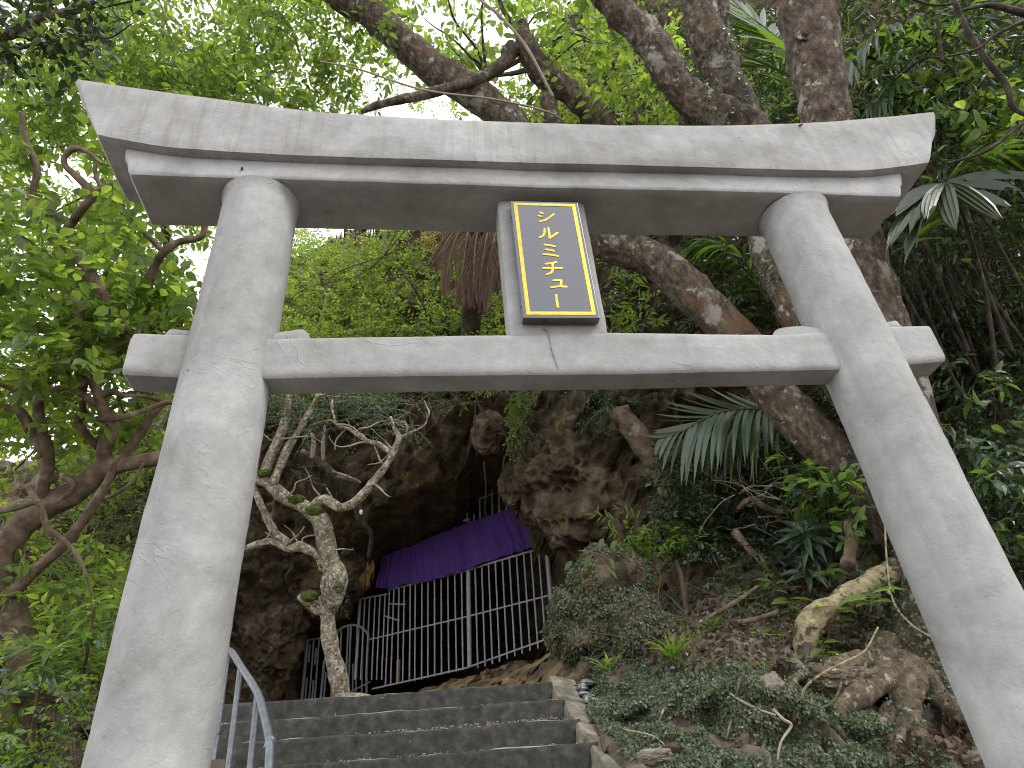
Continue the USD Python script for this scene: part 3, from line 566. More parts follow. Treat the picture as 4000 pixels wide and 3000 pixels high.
def beam(L0, L1, zb, zt, y0, y1, n, topL=None, seed=1, r=.012, nseg=10):
    """L0/L1: left and right end at the bottom; topL: the same at the top; zb, zt: functions of x."""
    topL = topL or (L0, L1); prof = rect_section(y0, y1, nseg)
    ts = np.concatenate([[0, .003], np.linspace(.01, .99, n), [.997, 1]])
    secs = []
    for t in ts:
        s = prof[:, 1]; x0 = L0+(topL[0]-L0)*s; x1 = L1+(topL[1]-L1)*s; x = x0+(x1-x0)*t
        e = min(t, 1-t)*(L1-L0); sh = r*(1-min(1, e/r)) if e < r else 0
        z = zb(x)+(zt(x)-zb(x))*s; yy = prof[:, 0].copy()
        # pull corners in
        h = (zt(x)-zb(x)); dy = np.minimum(np.abs(yy-y0), np.abs(yy-y1)); dz = np.minimum(s, 1-s)*h
        cor = np.clip(1-np.hypot(dy, dz)/r, 0, 1)*r*.5
        yc, zc = (y0+y1)/2, zb(x)+h/2
        yy = yy+np.sign(yc-yy)*(cor+sh); z = z+np.sign(zc-z)*(cor+sh)
        secs.append(np.stack([x, yy, z], -1))
    v, f = loft(secs); return wobble(v, .005, 2.4, seed, .0012), f[:, ::-1]
lin = lambda xs, zs: (lambda x: np.interp(x, xs, zs))
def smooth_lin(xs, zs):
    from scipy.interpolate import PchipInterpolator
    p = PchipInterpolator(xs, zs); return lambda x: p(np.clip(x, xs[0], xs[-1]))
# upper lintel with its upswept, slanting ends
kb = smooth_lin([-2.1, -1.9, -1.72, -1.35, -1.0, 0, .76, 1.14, 1.67, 1.9, 2.13], [4.335, 4.285, 4.25, 4.232, 4.226, 4.226, 4.234, 4.234, 4.248, 4.285, 4.338])
kt = smooth_lin([-2.285, -1.95, -1.6, -1.03, -.5, -.13, .4, .84, 1.5, 1.95, 2.38], [4.775, 4.71, 4.655, 4.575, 4.56, 4.558, 4.568, 4.588, 4.655, 4.73, 4.822])
gate.part('upper_lintel', beam(-2.085, 2.122, kb, kt, -.2, .2, 90, (-2.285, 2.376), 2), M['concrete_stained'], smooth=32)
st_ = lambda x: kb(x)+.012
gate.part('lower_lintel', beam(-1.905, 1.885, lin([-2, -.9, 0, 1.1, 2], [4.112, 4.104, 4.10, 4.106, 4.104]), st_, -.155, .155, 80, (-1.962, 1.963), 3), M['concrete'], smooth=32)
gate.part('tie_beam', beam(-1.725, 1.73, lin([-1.8, -1.5, -1.2, -.5, .2, 1.17, 1.53, 1.8], [3.08, 3.058, 3.05, 3.057, 3.06, 3.075, 3.10, 3.125]),
                           lin([-1.8, -1.5, -1.2, -.24, .2, .7, 1.0, 1.52, 1.8], [3.277, 3.262, 3.242, 3.264, 3.276, 3.266, 3.262, 3.314, 3.322]), -.07, .07, 80, (-1.73, 1.735), 4), M['concrete'], smooth=32)
def pillar(s, seed):
    zs = np.concatenate([np.linspace(.42, 4.02, 110), np.linspace(4.03, 4.10, 6)]); an = np.arange(72)*2*np.pi/72; secs = []
    for z in zs:
        c = s*(1.35+.0066*(4.1-z)); r = .1655+.0004*(4.1-z)
        if z > 4.03: r += .014*((z-4.03)/.07)**2          # mortar fillet under the lintel
        secs.append(np.stack([c+r*np.cos(an), r*np.sin(an), np.full_like(an, z)], -1))
    v, f = loft(secs); return wobble(v, .007, 2.2, seed, .0015), f
gate.part('pillar', pillar(-1, 5), M['concrete'], smooth=45); gate.part('pillar', pillar(1, 6), M['concrete'], smooth=45)
gate.part('centre_strut', beam(-.223, .20, lambda x: 3.25+0*x, lambda x: 4.112+0*x, -.072, .072, 24, (-.223, .208), 7), M['concrete'], smooth=32)
def wedge(x0, x1, zb, z0, z1, y=.05, seed=3):
    return beam(x0, x1, lambda x: zb+0*x, lambda x: np.interp(x, [x0, x1], [z0, z1]), -y, y, 8, (x0+.012, x1-.012), seed, r=.015, nseg=4)
gate.part('wedge', wedge(-1.625, -1.47, 3.25, 3.315, 3.30, seed=8), M['concrete'], smooth=40)
gate.part('wedge', wedge(-1.22, -1.045, 3.23, 3.293, 3.325, seed=9), M['concrete'], smooth=40)
def lump(x0, x1, z0, h):
    an = np.linspace(0, np.pi, 14); pr = np.stack([(x0+x1)/2-np.cos(an)*(x1-x0)/2, z0+np.sin(an)**.7*h], -1); secs = []
    for y in np.linspace(-.055, .055, 6): secs.append(np.stack([pr[:, 0], np.full(14, y), pr[:, 1]*1], -1))
    v, f = loft(secs); return wobble(v, .003, 6, 4), f
gate.part('wedge', lump(.955, 1.23, 3.255, .062), M['concrete'], smooth=40)
gate.part('wedge', wedge(1.47, 1.615, 3.30, 3.345, 3.378, seed=10), M['concrete'], smooth=40)
def ring_fillet(s, z, seed):       # mortar lumps where the tie beam runs into a pillar
    pass
# gaps and drips of mortar: the crack runs below the board
crk = [(-.075, 3.29), (-.064, 3.27), (-.056, 3.22), (-.055, 3.17), (-.048, 3.12), (-.04, 3.075)]
gate.part('mortar_seam', tube(catmull([(x, -.0745, z) for x, z in crk], 6), np.interp(np.linspace(0, 1, 31), [0, .1, .5, 1], [.0055, .004, .0025, .0015]), 6, .4, 4, wf=60), M['tread_concrete'])
for (x, z, y) in [(-1.42, 4.176, -.157), (1.46, 4.62, -.203)]:
    gate.part('nail_stub', tube([(x, y+.01, z), (x+.008, y-.012, z-.016)], [.006, .005], 6), M['dark_fibre'])

# ------------------------------------------------------------------ the name board
sign = Thing('name_board', (0, -.08, 3.68), 'upright black name board with gold border and gold lettering on the central strut', 'sign')
sign.part('board', box(-.171, .161, -.118, -.075, 3.307, 4.040, .004), M['sign_black'], smooth=30)
bx0, bx1, bz0, bz1, bw, by = -.155, .145, 3.325, 4.024, .0165, -.1182
for nm, q in (('gold_border', (bx0, bx1, bz1-bw, bz1)), ('gold_border', (bx0, bx1, bz0, bz0+bw)), ('gold_border', (bx0, bx0+bw, bz0+bw+.0003, bz1-bw-.0003)), ('gold_border', (bx1-bw, bx1, bz0+bw+.0003, bz1-bw-.0003))):
    sign.part(nm, box(q[0], q[1], by-.0016, by, q[2], q[3]), M['gold'])
from shapely.geometry import LineString
from shapely.ops import unary_union
# strokes as measured on the photograph (4000 px), laid on the board's plane
def B(zx, zy): return (1900+zx/3.6867, 700+zy/3.6867)
def stroke(pts, w=13):
    p = [PY(*B(*q), -.118)[[0, 2]] for q in pts]; p = catmull(p, 6) if len(p) > 2 else np.array(p)
    return LineString(p).buffer(w*.000222, quad_segs=6)
CH = [[[(772,480),(808,497)], [(750,528),(795,540)], [(772,612),(850,590),(920,545),(968,508)]],
      [[(838,718),(835,770),(815,815),(765,842)], [(890,706),(902,770),(912,850)], [(912,850),(965,815),(1022,775)]],
      [[(840,947),(910,955),(985,972)], [(855,1015),(910,1022),(968,1035)], [(822,1085),(920,1092),(1030,1110)]],
      [[(855,1222),(930,1215),(1006,1198)], [(820,1285),(950,1282),(1085,1285)], [(952,1222),(955,1290),(935,1345),(870,1375)]],
      [[(967,1460),(1074,1460)], [(1078,1460),(1070,1545)], [(935,1560),(1040,1548),(1152,1552)]],
      [[(1005,1672),(1015,1760),(1030,1842)]]]
for c in CH:
    g = unary_union([stroke(s, 23) for k, s in enumerate(c)])
    ms = []
    for pg in getattr(g, 'geoms', [g]):
        e = trimesh.creation.extrude_polygon(pg, .002, engine='earcut'); v = np.array(e.vertices)
        ms.append((np.stack([v[:, 0], -.1182-v[:, 2], v[:, 1]], -1), np.array(e.faces)))
    sign.part('character', join(ms), M['gold'])
for (zx, zy) in [(355, 545), (470, 1830)]:
    q = PY(*B(zx, zy), -.1); sign.part('screw', tube([(-.1745, -.1, q[2]), (-.170, -.1, q[2])], [.006, .006], 8), M['galvanised'])

# ------------------------------------------------------------------ steel rail beside the stairs
rail = Thing('handrail', PY(842, 2969, 2.6), 'bent galvanised steel handrail on slim posts beside the left of the stairs', 'handrail')
rl = [(884,2540,2.6),(905,2548,2.5),(943,2607,2.25),(1006,2708,1.95),(1038,2818,1.68),(1053,2893,1.5),(1054,2925,1.47),(1051,3000,1.46),(1046,3120,1.44)]
rp = np.array([PY(*q) for q in rl]); q = catmull(rp, 7)
rail.part('top_rail', tube(q, .021, 14), M['galvanised'], smooth=40)
for (x0, y0, x1, y1, Y) in [(891,2548,842,2969,2.58),(938,2612,900,3030,2.28),(1005,2712,983,3050,1.95)]:
    a, b = PY(x0, y0, Y), PY(x1, y1, Y); b = np.array([a[0]+.01, a[1]+.005, b[2]])
    rail.part('post', tube([a, (a+b)/2, b], .0165, 12), M['galvanised'], smooth=40)
cc = PY(1054, 2908, 1.49)
rail.part('clamp', tube([cc+np.array([0, .012, .022]), cc, cc-np.array([0, .012, .022])], .0265, 14), M['galvanised'], smooth=40)
rail.part('wire_tie', tube(catmull([PY(848, 2870, 2.55), PY(862, 2860, 2.52), PY(868, 2840, 2.55), PY(880, 2800, 2.56)], 5), .003, 5), M['dark_fibre'])

# ------------------------------------------------------------------ the barred fence across the cave mouth
FR = PD(2150, 2320, 9.35)                      # right corner post
FD = nrm(np.array([-.7265, .6872, 0]))
FD2 = nrm(np.array([-.82, .57, 0]))
def fence_at(px, py, D0=FR, d=FD):             # point of the fence's vertical plane seen at a pixel
    n = np.array([d[1], -d[0], 0]); r = ray(px, py); return EYE+r*(((D0-EYE)@n)/(r@n))
FM = fence_at(1832, 2415)
fl = lambda px, py: fence_at(px, py, FM, FD2)
zz = lambda a, b: (1300+a/2.212, 1950+b/2.212)
fence = Thing('cave_fence', FR, 'grey steel bar fence closing the mouth of the cave under the purple cloth', 'fence')
def bar(nm, a, b, r, m='fence_paint', sides=8):
    fence.part(nm, tube([a, (a+b)/2, b], r, sides), M[m], smooth=50)
# corner posts
bar('post', fence_at(*zz(1845, 405)), fence_at(*zz(1920, 1235)), .034)
bar('post', fence_at(*zz(1170, 612)), fence_at(*zz(1183, 1455)), .034)
bar('rail', fence_at(*zz(1843, 408)), fence_at(*zz(1170, 612)), .018); bar('rail', fence_at(*zz(1872, 830)), fence_at(*zz(1172, 1012)), .013); bar('rail', fence_at(*zz(1905, 1188)), fence_at(*zz(1182, 1448)), .014)
bar('rail', fl(*zz(1170, 612)), fl(*zz(480, 785)), .018); bar('rail', fl(*zz(1172, 1012)), fl(*zz(320, 1212)), .013); bar('rail', fl(*zz(1182, 1452)), fl(*zz(340, 1640)), .014)
bar('rail', fl(*zz(470, 820)), fl(*zz(235, 862)), .016)
def zint(x, t): return np.interp(x, [p[0] for p in t], [p[1] for p in t])
TOP = [(480,790),(1170,615),(1843,410)]; BOT = [(340,1630),(700,1575),(1182,1462),(1310,1440),(1910,1235)]
for i, (xt, xb) in enumerate([(1778,1842),(1712,1774),(1650,1706),(1588,1638),(1526,1574),(1465,1508),(1405,1442),(1346,1380),(1287,1317),(1230,1254)]):
    a = fence_at(*zz(xt, zint(xt, TOP))); b = fence_at(*zz(xb, zint(xb, BOT)+8)); bar('bar', a, b, .0125)
for i, (xt, xb) in enumerate([(1112,1125),(1053,1070),(994,1003),(937,940),(879,881),(823,822),(770,768),(714,708),(670,662),(618,604),(572,558),(528,500),(490,455)]):
    a = fl(*zz(xt, zint(xt, TOP))); b = fl(*zz(xb, zint(xb, BOT))); bar('bar', a, b, .012)
for xt, xb in [(235,205),(278,250),(320,296),(366,345),(408,388),(452,432)]:
    a = fl(*zz(xt, zint(xt, [(235, 862), (470, 820)]))); b = fl(*zz(xb-10, 1560)); bar('bar', a, b, 0.012 if xt > 240 else .025)
# bars and short rails that reach up to the rock above the cloth
U = lambda a, b: (1000+a/1.58, 1400+b/1.58)
for x, y0, y1 in [(1380, 865, 1010), (1455, 715, 990), (1498, 705, 975), (1543, 830, 965), (1586, 850, 950), (1632, 880, 940), (1345, 960, 1030), (1303, 950, 1040), (1225, 1040, 1075), (1145, 1080, 1110)]:
    a = fence_at(*U(x, y0)); b = fence_at(*U(x+6, y1+60)); bar('upper_bar', a, b, .014)
bar('upper_rail', fence_at(*U(1448, 745)), fence_at(*U(1530, 715)), .012); bar('upper_rail', fence_at(*U(1376, 868)), fence_at(*U(1470, 832)), .012); bar('upper_rail', fence_at(*U(1285, 1003)), fence_at(*U(1320, 992)), .022)
for a, b in [((480,905),(630,910)), ((450,1010),(575,1050))]:
    bar('short_rail', fl(*zz(*a)), fl(*zz(*b)), .014)
# right return beyond the corner post
for (x0, y0, x1, y1) in [(1945,1040,1958,1170),(1985,1050,1992,1145)]:
    bar('bar', fence_at(*zz(x0, y0)), fence_at(*zz(x1, y1)), .0155)
bar('short_rail', fence_at(*zz(1915, 1070)), fence_at(*zz(2000, 1075)), .012)
# the cloth
cl_t = [(390,760),(420,490),(520,470),(720,392),(940,300),(1160,235),(1400,150),(1530,100),(1635,62),(1680,80)]
TOPC = [(430,500),(520,472),(720,402),(940,305),(1160,222),(1400,140),(1530,98),(1650,58)]
BOTC = [(400,770),(520,782),(650,740),(820,715),(1000,675),(1180,612),(1230,600),(1330,552),(1400,530),(1480,505),(1600,470),(1750,430),(1800,395)]
def cloth():
    n, m = 260, 22; V = np.zeros((m, n, 3)); nvec = np.array([FD[1], -FD[0], 0]); nvec *= np.sign((EYE-FR)@nvec)
    for k, t in enumerate(np.linspace(0, 1, n)):
        xt = 430+t*(1655-430); xb = 395+t*(1805-395)
        yt, yb = zint(xt, TOPC), zint(xb, BOTC)
        for s, q in enumerate(np.linspace(0, 1, m)):
            x = xt+(xb-xt)*q; y = yt+(yb-yt)*q
            if t > .93: x -= (math.sin(q*9)*12+18*math.sin(q*4))*(t-.93)/.07
            p = fence_at(*zz(x, y)) if x > 1170 else fl(*zz(x, y))
            fold = (meshkit.fbm(np.array([t*34, q*.6, 0.]), 3, 3)-.5)*.20+.03*math.sin(t*70+2*meshkit.noise(np.array([t*9, q*1.5, 5.]), 3)*6)*(.5+.5*q)
            V[s, k] = p+nvec*(.06+fold*(.35+.65*min(1, q*2)))
    v = V.reshape(-1, 3); i, j = np.meshgrid(np.arange(m-1), np.arange(n-1), indexing='ij'); a = i*n+j
    return v, np.concatenate([np.stack([a, a+1, a+n+1], -1).reshape(-1, 3), np.stack([a, a+n+1, a+n], -1).reshape(-1, 3)])
single('cloth_banner', cloth(), M['purple_cloth'], 'long purple cloth hanging in folds along the top of the cave fence', 'cloth', smooth=True)
# the small arched gate and its side panel
W4 = lambda a, b: (1100+a/2.765, 2300+b/2.765)
GD = 10.9; GP = lambda a, b: PD(*W4(a, b), GD)
ag = Thing('arched_gate', GP(700, 1250), 'small arched steel bar gate standing half open behind the lichen tree', 'gate')
def gbar(nm, pts, r, sides=8): ag.part(nm, tube(catmull([GP(*p) for p in pts], 8) if len(pts) > 2 else [GP(*pts[0]), GP(*pts[1])], r, sides), M['fence_paint'], smooth=50)
gbar('arch', [(590, 480), (640, 428), (715, 398), (780, 392), (850, 412), (905, 455), (938, 510)], .02)
gbar('post', [(938, 505), (922, 800), (915, 1290)], .022); gbar('post', [(592, 480), (560, 900), (520, 1330)], .022)
for x0, y0, x1 in [(645, 430, 610), (720, 400, 678), (748, 396, 715), (815, 402, 800), (878, 440, 862)]: gbar('bar', [(x0, y0), (x1, 1300)], .015)
gbar('rail', [(955, 1005), (750, 1110)], .014)
for x0, y0, x1 in [(770, 810, 765), (868, 870, 868)]: gbar('bar', [(x0, y0), (x1, 1300)], .013)
pn = Thing('fence_panel', GP(240, 1290), 'low steel bar panel on the left of the arched gate against dark rock', 'fence')
def pbar(nm, a, b, r): pn.part(nm, tube([GP(*a), GP(*b)], r, 8), M['fence_paint'], smooth=50)
pbar('post', (278, 550), (208, 1310), .026); pbar('rail', (270, 555), (420, 530), .014); pbar('rail', (220, 1205), (480, 1180), .013)
for x0, y0, x1, y1 in [(348, 545, 290, 1300), (405, 535, 352, 1300), (460, 780, 410, 1320), (480, 900, 445, 1320), (306, 600, 292, 795), (372, 640, 360, 815), (275, 960, 255, 1200), (345, 990, 330, 1200)]: pbar('bar', (x0, y0), (x1, y1), .013 if x0 != 460 else .02)
bxp = PD(*W4(300, 1270), 10.75)
ob = Thing('offering_box', bxp, 'small white metal collection box with a slot on top of the stairs', 'box')
ob.part('body', (lambda m: (m[0]+bxp, m[1]))(box(-.19, .19, -.06, .06, -.62, .10, .008)), M['white_box'])
ob.part('slot', (lambda m: (m[0]+bxp, m[1]))(box(-.055, .055, -.0625, -.0605, .035, .05)), M['dark_mark'])
# sticks leaning inside the fence
for a, b, r, lab in [((1262, 770), (1255, 1010), .036, 'short pale wooden stake leaning inside the bars of the cave fence')]:
    p0, p1 = PD(*W4(*a), 10.75), PD(*W4(*b), 10.75)
    single('wooden_stake', tube([p0, (p0+p1)/2, p1], r, 7, .2, 3), M['wood_stick'], lab, 'stake', smooth=50)
# ------------------------------------------------------------------ trees
rng = np.random.default_rng(2024)
def tree(name, base_px, label, cat, group=None): return Thing(name, PD(*base_px), label, cat, group)

# left: gnarled tree with many crooked limbs
t = tree('gnarled_tree', (60, 2750, 6.4), 'gnarled brown tree with crooked limbs and bright green leaves left of the gate', 'tree')
t.part('trunk', limb([(70,3100,6.2,75),(60,2750,6.3,62),(110,2560,6.35,58),(60,2430,6.4,56),(15,2310,6.4,50),(25,2180,6.4,47),(75,2060,6.5,46),(175,1985,6.55,46),(300,1915,6.6,44),(400,1835,6.6,42),(500,1812,6.6,32),(640,1785,6.7,28),(760,1765,6.8,24)], 7, 14, .16, 3), M['bark_brown'], smooth=True)
BR = [[(415,1835,6.6,30),(405,1760,6.55,28),(440,1665,6.5,27),(405,1605,6.5,24),(385,1545,6.5,20),(350,1445,6.5,19),(330,1340,6.5,17),(300,1200,6.5,13)],
 [(440,1830,6.6,24),(520,1730,6.6,18),(570,1660,6.6,16),(612,1600,6.6,14),(665,1560,6.7,11)],
 [(385,1640,6.5,13),(480,1630,6.4,13),(560,1605,6.4,11),(640,1575,6.4,10),(670,1568,6.4,9)],
 [(385,1550,6.5,18),(440,1530,6.5,15),(480,1545,6.45,10),(560,1548,6.5,8),(670,1575,6.5,8)],
 [(392,1590,6.5,14),(300,1530,6.4,12),(230,1515,6.4,11),(140,1555,6.3,10),(60,1525,6.3,9),(-60,1480,6.2,9)],
 [(140,1556,6.3,10),(270,1550,6.4,8),(370,1440,6.4,8),(430,1370,6.4,7),(500,1330,6.4,6),(525,1280,6.4,5)],
 [(150,1985,6.55,30),(170,1900,6.5,24),(190,1780,6.5,22),(160,1660,6.5,20),(150,1560,6.5,16),(190,1480,6.5,12)],
 [(175,1780,6.5,18),(130,1700,6.5,20),(80,1610,6.5,18),(20,1590,6.5,14),(-60,1600,6.5,12)],
 [(320,1640,6.6,14),(300,1640,6.6,15),(340,1700,6.6,16),(385,1750,6.6,17)],
 [(330,1640,6.6,14),(320,1560,6.6,13),(330,1490,6.6,12),(300,1400,6.6,9)],
 [(230,1960,6.5,13),(290,1900,6.5,11),(250,1860,6.5,10)],
 # thin stem crossing the trunk
 [(45,2320,6.2,26),(130,2235,6.2,22),(235,2140,6.2,22),(320,2040,6.2,20),(380,1950,6.2,18),(425,1870,6.2,14),(460,1780,6.2,10)],
 [(-60,2010,6.1,10),(60,1985,6.1,11),(150,1965,6.1,12),(185,2060,6.1,12),(250,2110,6.1,11),(298,2165,6.1,10),(330,2230,6.1,6),(362,2330,6.1,4)],
 [(110,1900,6.1,14),(135,1945,6.1,13),(150,1965,6.1,12)],
 [(370,1945,6.4,8),(430,1940,6.4,8),(520,1880,6.4,7),(560,1810,6.4,6)]]
for k, b in enumerate(BR): t.part('limb', limb(b, 6, 10, .16, 20+k), M['bark_brown'], smooth=True)
t.part('limb', limb([(335,1040,6.4,17),(235,930,6.4,17),(160,850,6.4,15),(127,760,6.4,14),(145,660,6.4,13),(100,540,6.4,11),(82,440,6.4,9)], 7, 10, .15, 5), M['bark_brown'], smooth=True)
t.part('limb', limb([(525,1320,6.5,10),(420,1180,6.45,22),(335,1040,6.4,24),(235,930,6.4,22),(200,830,6.4,16),(160,850,6.4,6)], 7, 10, .15, 6), M['bark_brown'], smooth=True)
t.part('limb', limb([(235,930,6.4,20),(270,885,6.4,17),(330,805,6.3,16),(362,760,6.3,15),(300,690,6.3,14),(257,650,6.3,12),(252,615,6.3,11),(285,582,6.3,11),(335,590,6.3,9),(400,640,6.3,6)], 7, 10, .15, 7), M['bark_brown'], smooth=True)
t.part('limb', limb([(362,762,6.3,12),(400,735,6.3,12),(450,715,6.3,10),(520,690,6.3,7)], 6, 8, .15, 8), M['bark_brown'], smooth=True)
t.part('limb', limb([(395,730,6.3,8),(375,690,6.3,9),(370,640,6.3,7)], 6, 8, .15, 8), M['bark_brown'], smooth=True)
t.part('limb', limb([(560,1500,6.8,15),(545,1290,6.8,16),(575,1140,6.8,17),(595,1060,6.8,17),(640,985,6.7,17),(700,945,6.7,14),(785,925,6.7,13),(800,870,6.7,12)], 7, 10, .15, 9), M['bark_brown'], smooth=True)
t.part('limb', limb([(640,985,6.7,12),(580,925,6.7,12),(520,870,6.7,12),(480,830,6.7,12),(480,760,6.7,9)], 7, 10, .15, 10), M['bark_brown'], smooth=True)
boxes = [(-250,560,300,1050,5.6,7.2,80),(250,950,560,1420,5.8,7.4,85),(-250,1050,330,1500,5.6,7.4,120),(330,1250,760,1420,6.4,7.4,30),(560,1080,760,1300,6.2,7.6,34),(-250,1400,330,1760,6,7.6,50),(330,1560,640,1850,6.6,8,22),(450,960,760,1100,6.6,8,10),(230,560,460,900,5.8,7.6,26)]
crown(t, boxes, rng, [M['leaf_bright'], M['leaf_mid'], M['leaf_mid']], 0.14, .44, 9, 'oval', .66, .22, .2, airy=True, limbs=14, base=PD(330, 1450, 6.5), r0=.02, bark=M['bark_brown'], density=1.2)

# top left: dark branch hanging in near the camera
t = tree('overhanging_branch', (-150, 330, 4.6), 'dark leafy branch in shade hanging in over the top left corner', 'branch')
t.part('limb', limb([(-200,260,4.6,26),(0,150,4.6,24),(100,110,4.6,19),(190,62,4.6,15),(300,30,4.7,11),(480,-30,4.7,8)], 7, 10, .15, 11), M['bark_brown'], smooth=True)
for k, b in enumerate([[(-120,215,4.5,12),(60,190,4.5,9),(150,170,4.5,7),(215,160,4.5,4)], [(-50,170,4.6,9),(200,75,4.6,6),(420,25,4.6,5),(560,-5,4.6,3)], [(60,130,4.6,8),(110,40,4.6,6),(150,-60,4.6,4)], [(220,60,4.6,5),(300,75,4.6,4),(420,60,4.6,3)], [(330,115,4.6,5),(420,150,4.6,4),(520,90,4.6,2)]]):
    t.part('limb', limb(b, 6, 8, .12, 30+k), M['bark_dark'], smooth=True)
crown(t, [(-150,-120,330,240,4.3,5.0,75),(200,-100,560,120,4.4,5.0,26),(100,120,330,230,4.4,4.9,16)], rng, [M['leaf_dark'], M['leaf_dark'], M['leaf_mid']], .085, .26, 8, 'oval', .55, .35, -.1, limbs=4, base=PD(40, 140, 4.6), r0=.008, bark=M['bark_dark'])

# the bright canopy behind the top of the gate, left
t = tree('canopy_tree', (620, 1500, 11), 'tall slender tree with fine bright green canopy filling the sky behind the left lintel', 'tree')
t.part('trunk', limb([(700,1700,11,22),(690,1200,11,20),(640,860,10.5,16),(600,500,10,12),(620,300,9.6,9),(640,60,9.2,6)], 7, 10, .12, 12), M['bark_brown'], smooth=True)
for k, b in enumerate([[(720,460,9,5),(700,330,9,6),(660,130,9,5),(630,20,9,4)], [(1050,410,9,5),(950,260,9,4),(880,120,9,3),(800,-20,9,3)], [(430,270,7.5,5),(340,190,7.5,5),(300,120,7.5,4)], [(600,350,8,4),(500,280,8,4),(430,220,8,3)]]):
    t.part('limb', limb(b, 6, 8, .12, 40+k), M['bark_brown'], smooth=True)
crown(t, [(380,-150,680,420,6.8,9.5,250),(200,150,520,480,6.8,9.0,70),(860,-150,1150,430,7.5,10.5,230),(660,180,900,470,7.2,10.5,170),(1100,-150,1500,440,8,11,230),(640,-150,860,-20,8,10,30),(-200,150,320,600,6.6,9.6,240),(-200,520,420,960,8.5,12,190),(300,860,760,1250,8.5,12,80)], rng, [M['leaf_bright'], M['leaf_bright'], M['leaf_mid'], M['leaf_mid']], 0.125, .44, 10, 'lance', .46, .3, .1, airy=True, limbs=16, density=1.3, base=PD(640, 600, 10), r0=.025, bark=M['bark_brown'])

# distant trees left, seen through the gnarled one
t = tree('background_tree', (250, 2300, 13), 'pale green mass of a farther tree seen between the gnarled limbs', 'tree')
t.part('trunk', limb([(230,2300,13,20),(210,1900,13,18),(260,1500,12.5,14),(330,1100,12,9)], 7, 9, .12, 13), M['bark_brown'], smooth=True)
crown(t, [(-300,900,330,1650,9,13,300),(250,520,620,1300,9.5,13,150),(330,1250,760,1850,9,12,190),(-300,1600,480,2050,9.5,13,230),(560,950,800,1300,9.5,13,40)], rng, [M['leaf_bright'], M['leaf_small'], M['leaf_mid']], 0.125, .5, 10, 'oval', .55, .2, .2, airy=True, limbs=14, density=1.3, base=PD(260, 1600, 12.5), r0=.035, bark=M['bark_brown'], singles=200)

# the great leaning tree
t = tree('leaning_tree', (3560, 2250, 5.6), 'great grey-brown tree leaning left behind the gate from the right bank past the name board', 'tree')
t.part('trunk', limb([(3750,2420,5.4,110),(3560,2150,5.7,95),(3400,1920,6.0,88),(3220,1740,6.2,86),(3080,1600,6.4,82),(2960,1430,6.6,80),(2830,1270,6.8,78),(2690,1130,7.0,77),(2560,1020,7.2,74),(2430,965,7.3,72),(2300,900,7.4,70),(2180,760,7.5,68),(2080,600,7.6,66),(1965,455,7.7,64),(1838,354,7.8,64),(1692,266,7.9,62),(1566,158,8.0,60),(1458,63,8.1,57),(1330,-10,8.2,52),(1150,-120,8.3,48)], 6, 18, .13, 14), M['bark'], smooth=True)
t.part('limb', limb([(2380,520,7.9,48),(2325,440,7.9,48),(2250,385,7.9,50),(2142,304,7.9,52),(2070,215,7.9,44),(2045,140,7.9,36),(2034,82,7.9,26)], 7, 14, .2, 15), M['bark'], smooth=True, label='broken limb rising above the lintel')
t.part('limb', limb([(2010,190,7.9,36),(1985,215,7.85,30),(1971,240,7.8,27),(1901,297,7.7,24),(1806,329,7.5,22),(1667,367,7.3,20),(1553,392,7.2,17),(1470,412,7.1,14),(1414,437,7.0,9)], 7, 12, .15, 16), M['bark'], smooth=True)
t.part('stub', limb([(2175,520,7.6,27),(2150,430,7.6,28),(2130,370,7.6,25)], 6, 12, .15, 17), M['bark'], smooth=True)
t.part('limb', limb([(2040,150,7.9,14),(2000,90,7.9,12),(1965,40,7.9,10),(1940,-40,7.9,8)], 6, 9, .15, 18), M['bark'], smooth=True)
for k, b in enumerate([[(2160,375,7.4,5),(2060,190,7.4,6),(1970,80,7.4,6),(1890,10,7.4,5),(1820,-40,7.4,4)]]):
    t.part('dead_shoot', limb(b, 8, 7, .1, 50+k), M['twig_pale'], smooth=True)
crown(t, [(1300,-200,2450,220,7.6,10.5,250),(1750,180,2150,470,8.0,11,55),(2100,60,2650,330,8.5,12,90),(1500,180,1900,330,8.4,11,30)], rng, [M['leaf_bright'], M['leaf_bright'], M['leaf_mid']], 0.15, .44, 9, 'lance', .5, .3, .05, airy=True, limbs=10, density=.85, base=PD(1900, 300, 8.3), r0=.02, bark=M['bark_dark'])
single('liana', limb([(1250,240,6.8,4),(1400,270,6.8,4),(1650,350,6.8,4.5),(1930,388,6.9,4.5),(2125,432,7.2,4.5),(2200,470,7.4,4)], 8, 6, .05, 3), M['twig_pale'], 'thin pale liana strung across the leaning trunk above the lintel', 'vine', smooth=True)

# the forked tree and the upright tree above the right half of the lintel
t = tree('forked_tree', (3480, 2700, 4.6), 'ivy-clad tree whose trunk forks above the right half of the lintel', 'tree')
t.part('trunk', limb([(3590,2880,4.75,95),(3570,2700,4.8,112),(3590,2480,4.95,106),(3620,2250,5.1,98),(3510,1900,5.5,92),(3350,1560,6.0,88),(3150,1250,6.4,86),(3030,1000,6.8,84),(2970,760,7.1,82),(2950,560,7.3,84),(2880,450,7.4,84),(2800,240,7.6,74),(2755,120,7.7,70),(2725,-10,7.8,64),(2700,-160,7.9,58)], 6, 18, .16, 19), M['bark'], smooth=True)
t.part('limb', limb([(2930,560,7.3,60),(2830,470,7.3,72),(2690,375,7.4,66),(2597,253,7.5,62),(2540,158,7.6,60),(2440,63,7.7,58),(2370,-20,7.8,54),(2250,-140,7.9,46)], 7, 16, .22, 20), M['bark'], smooth=True)
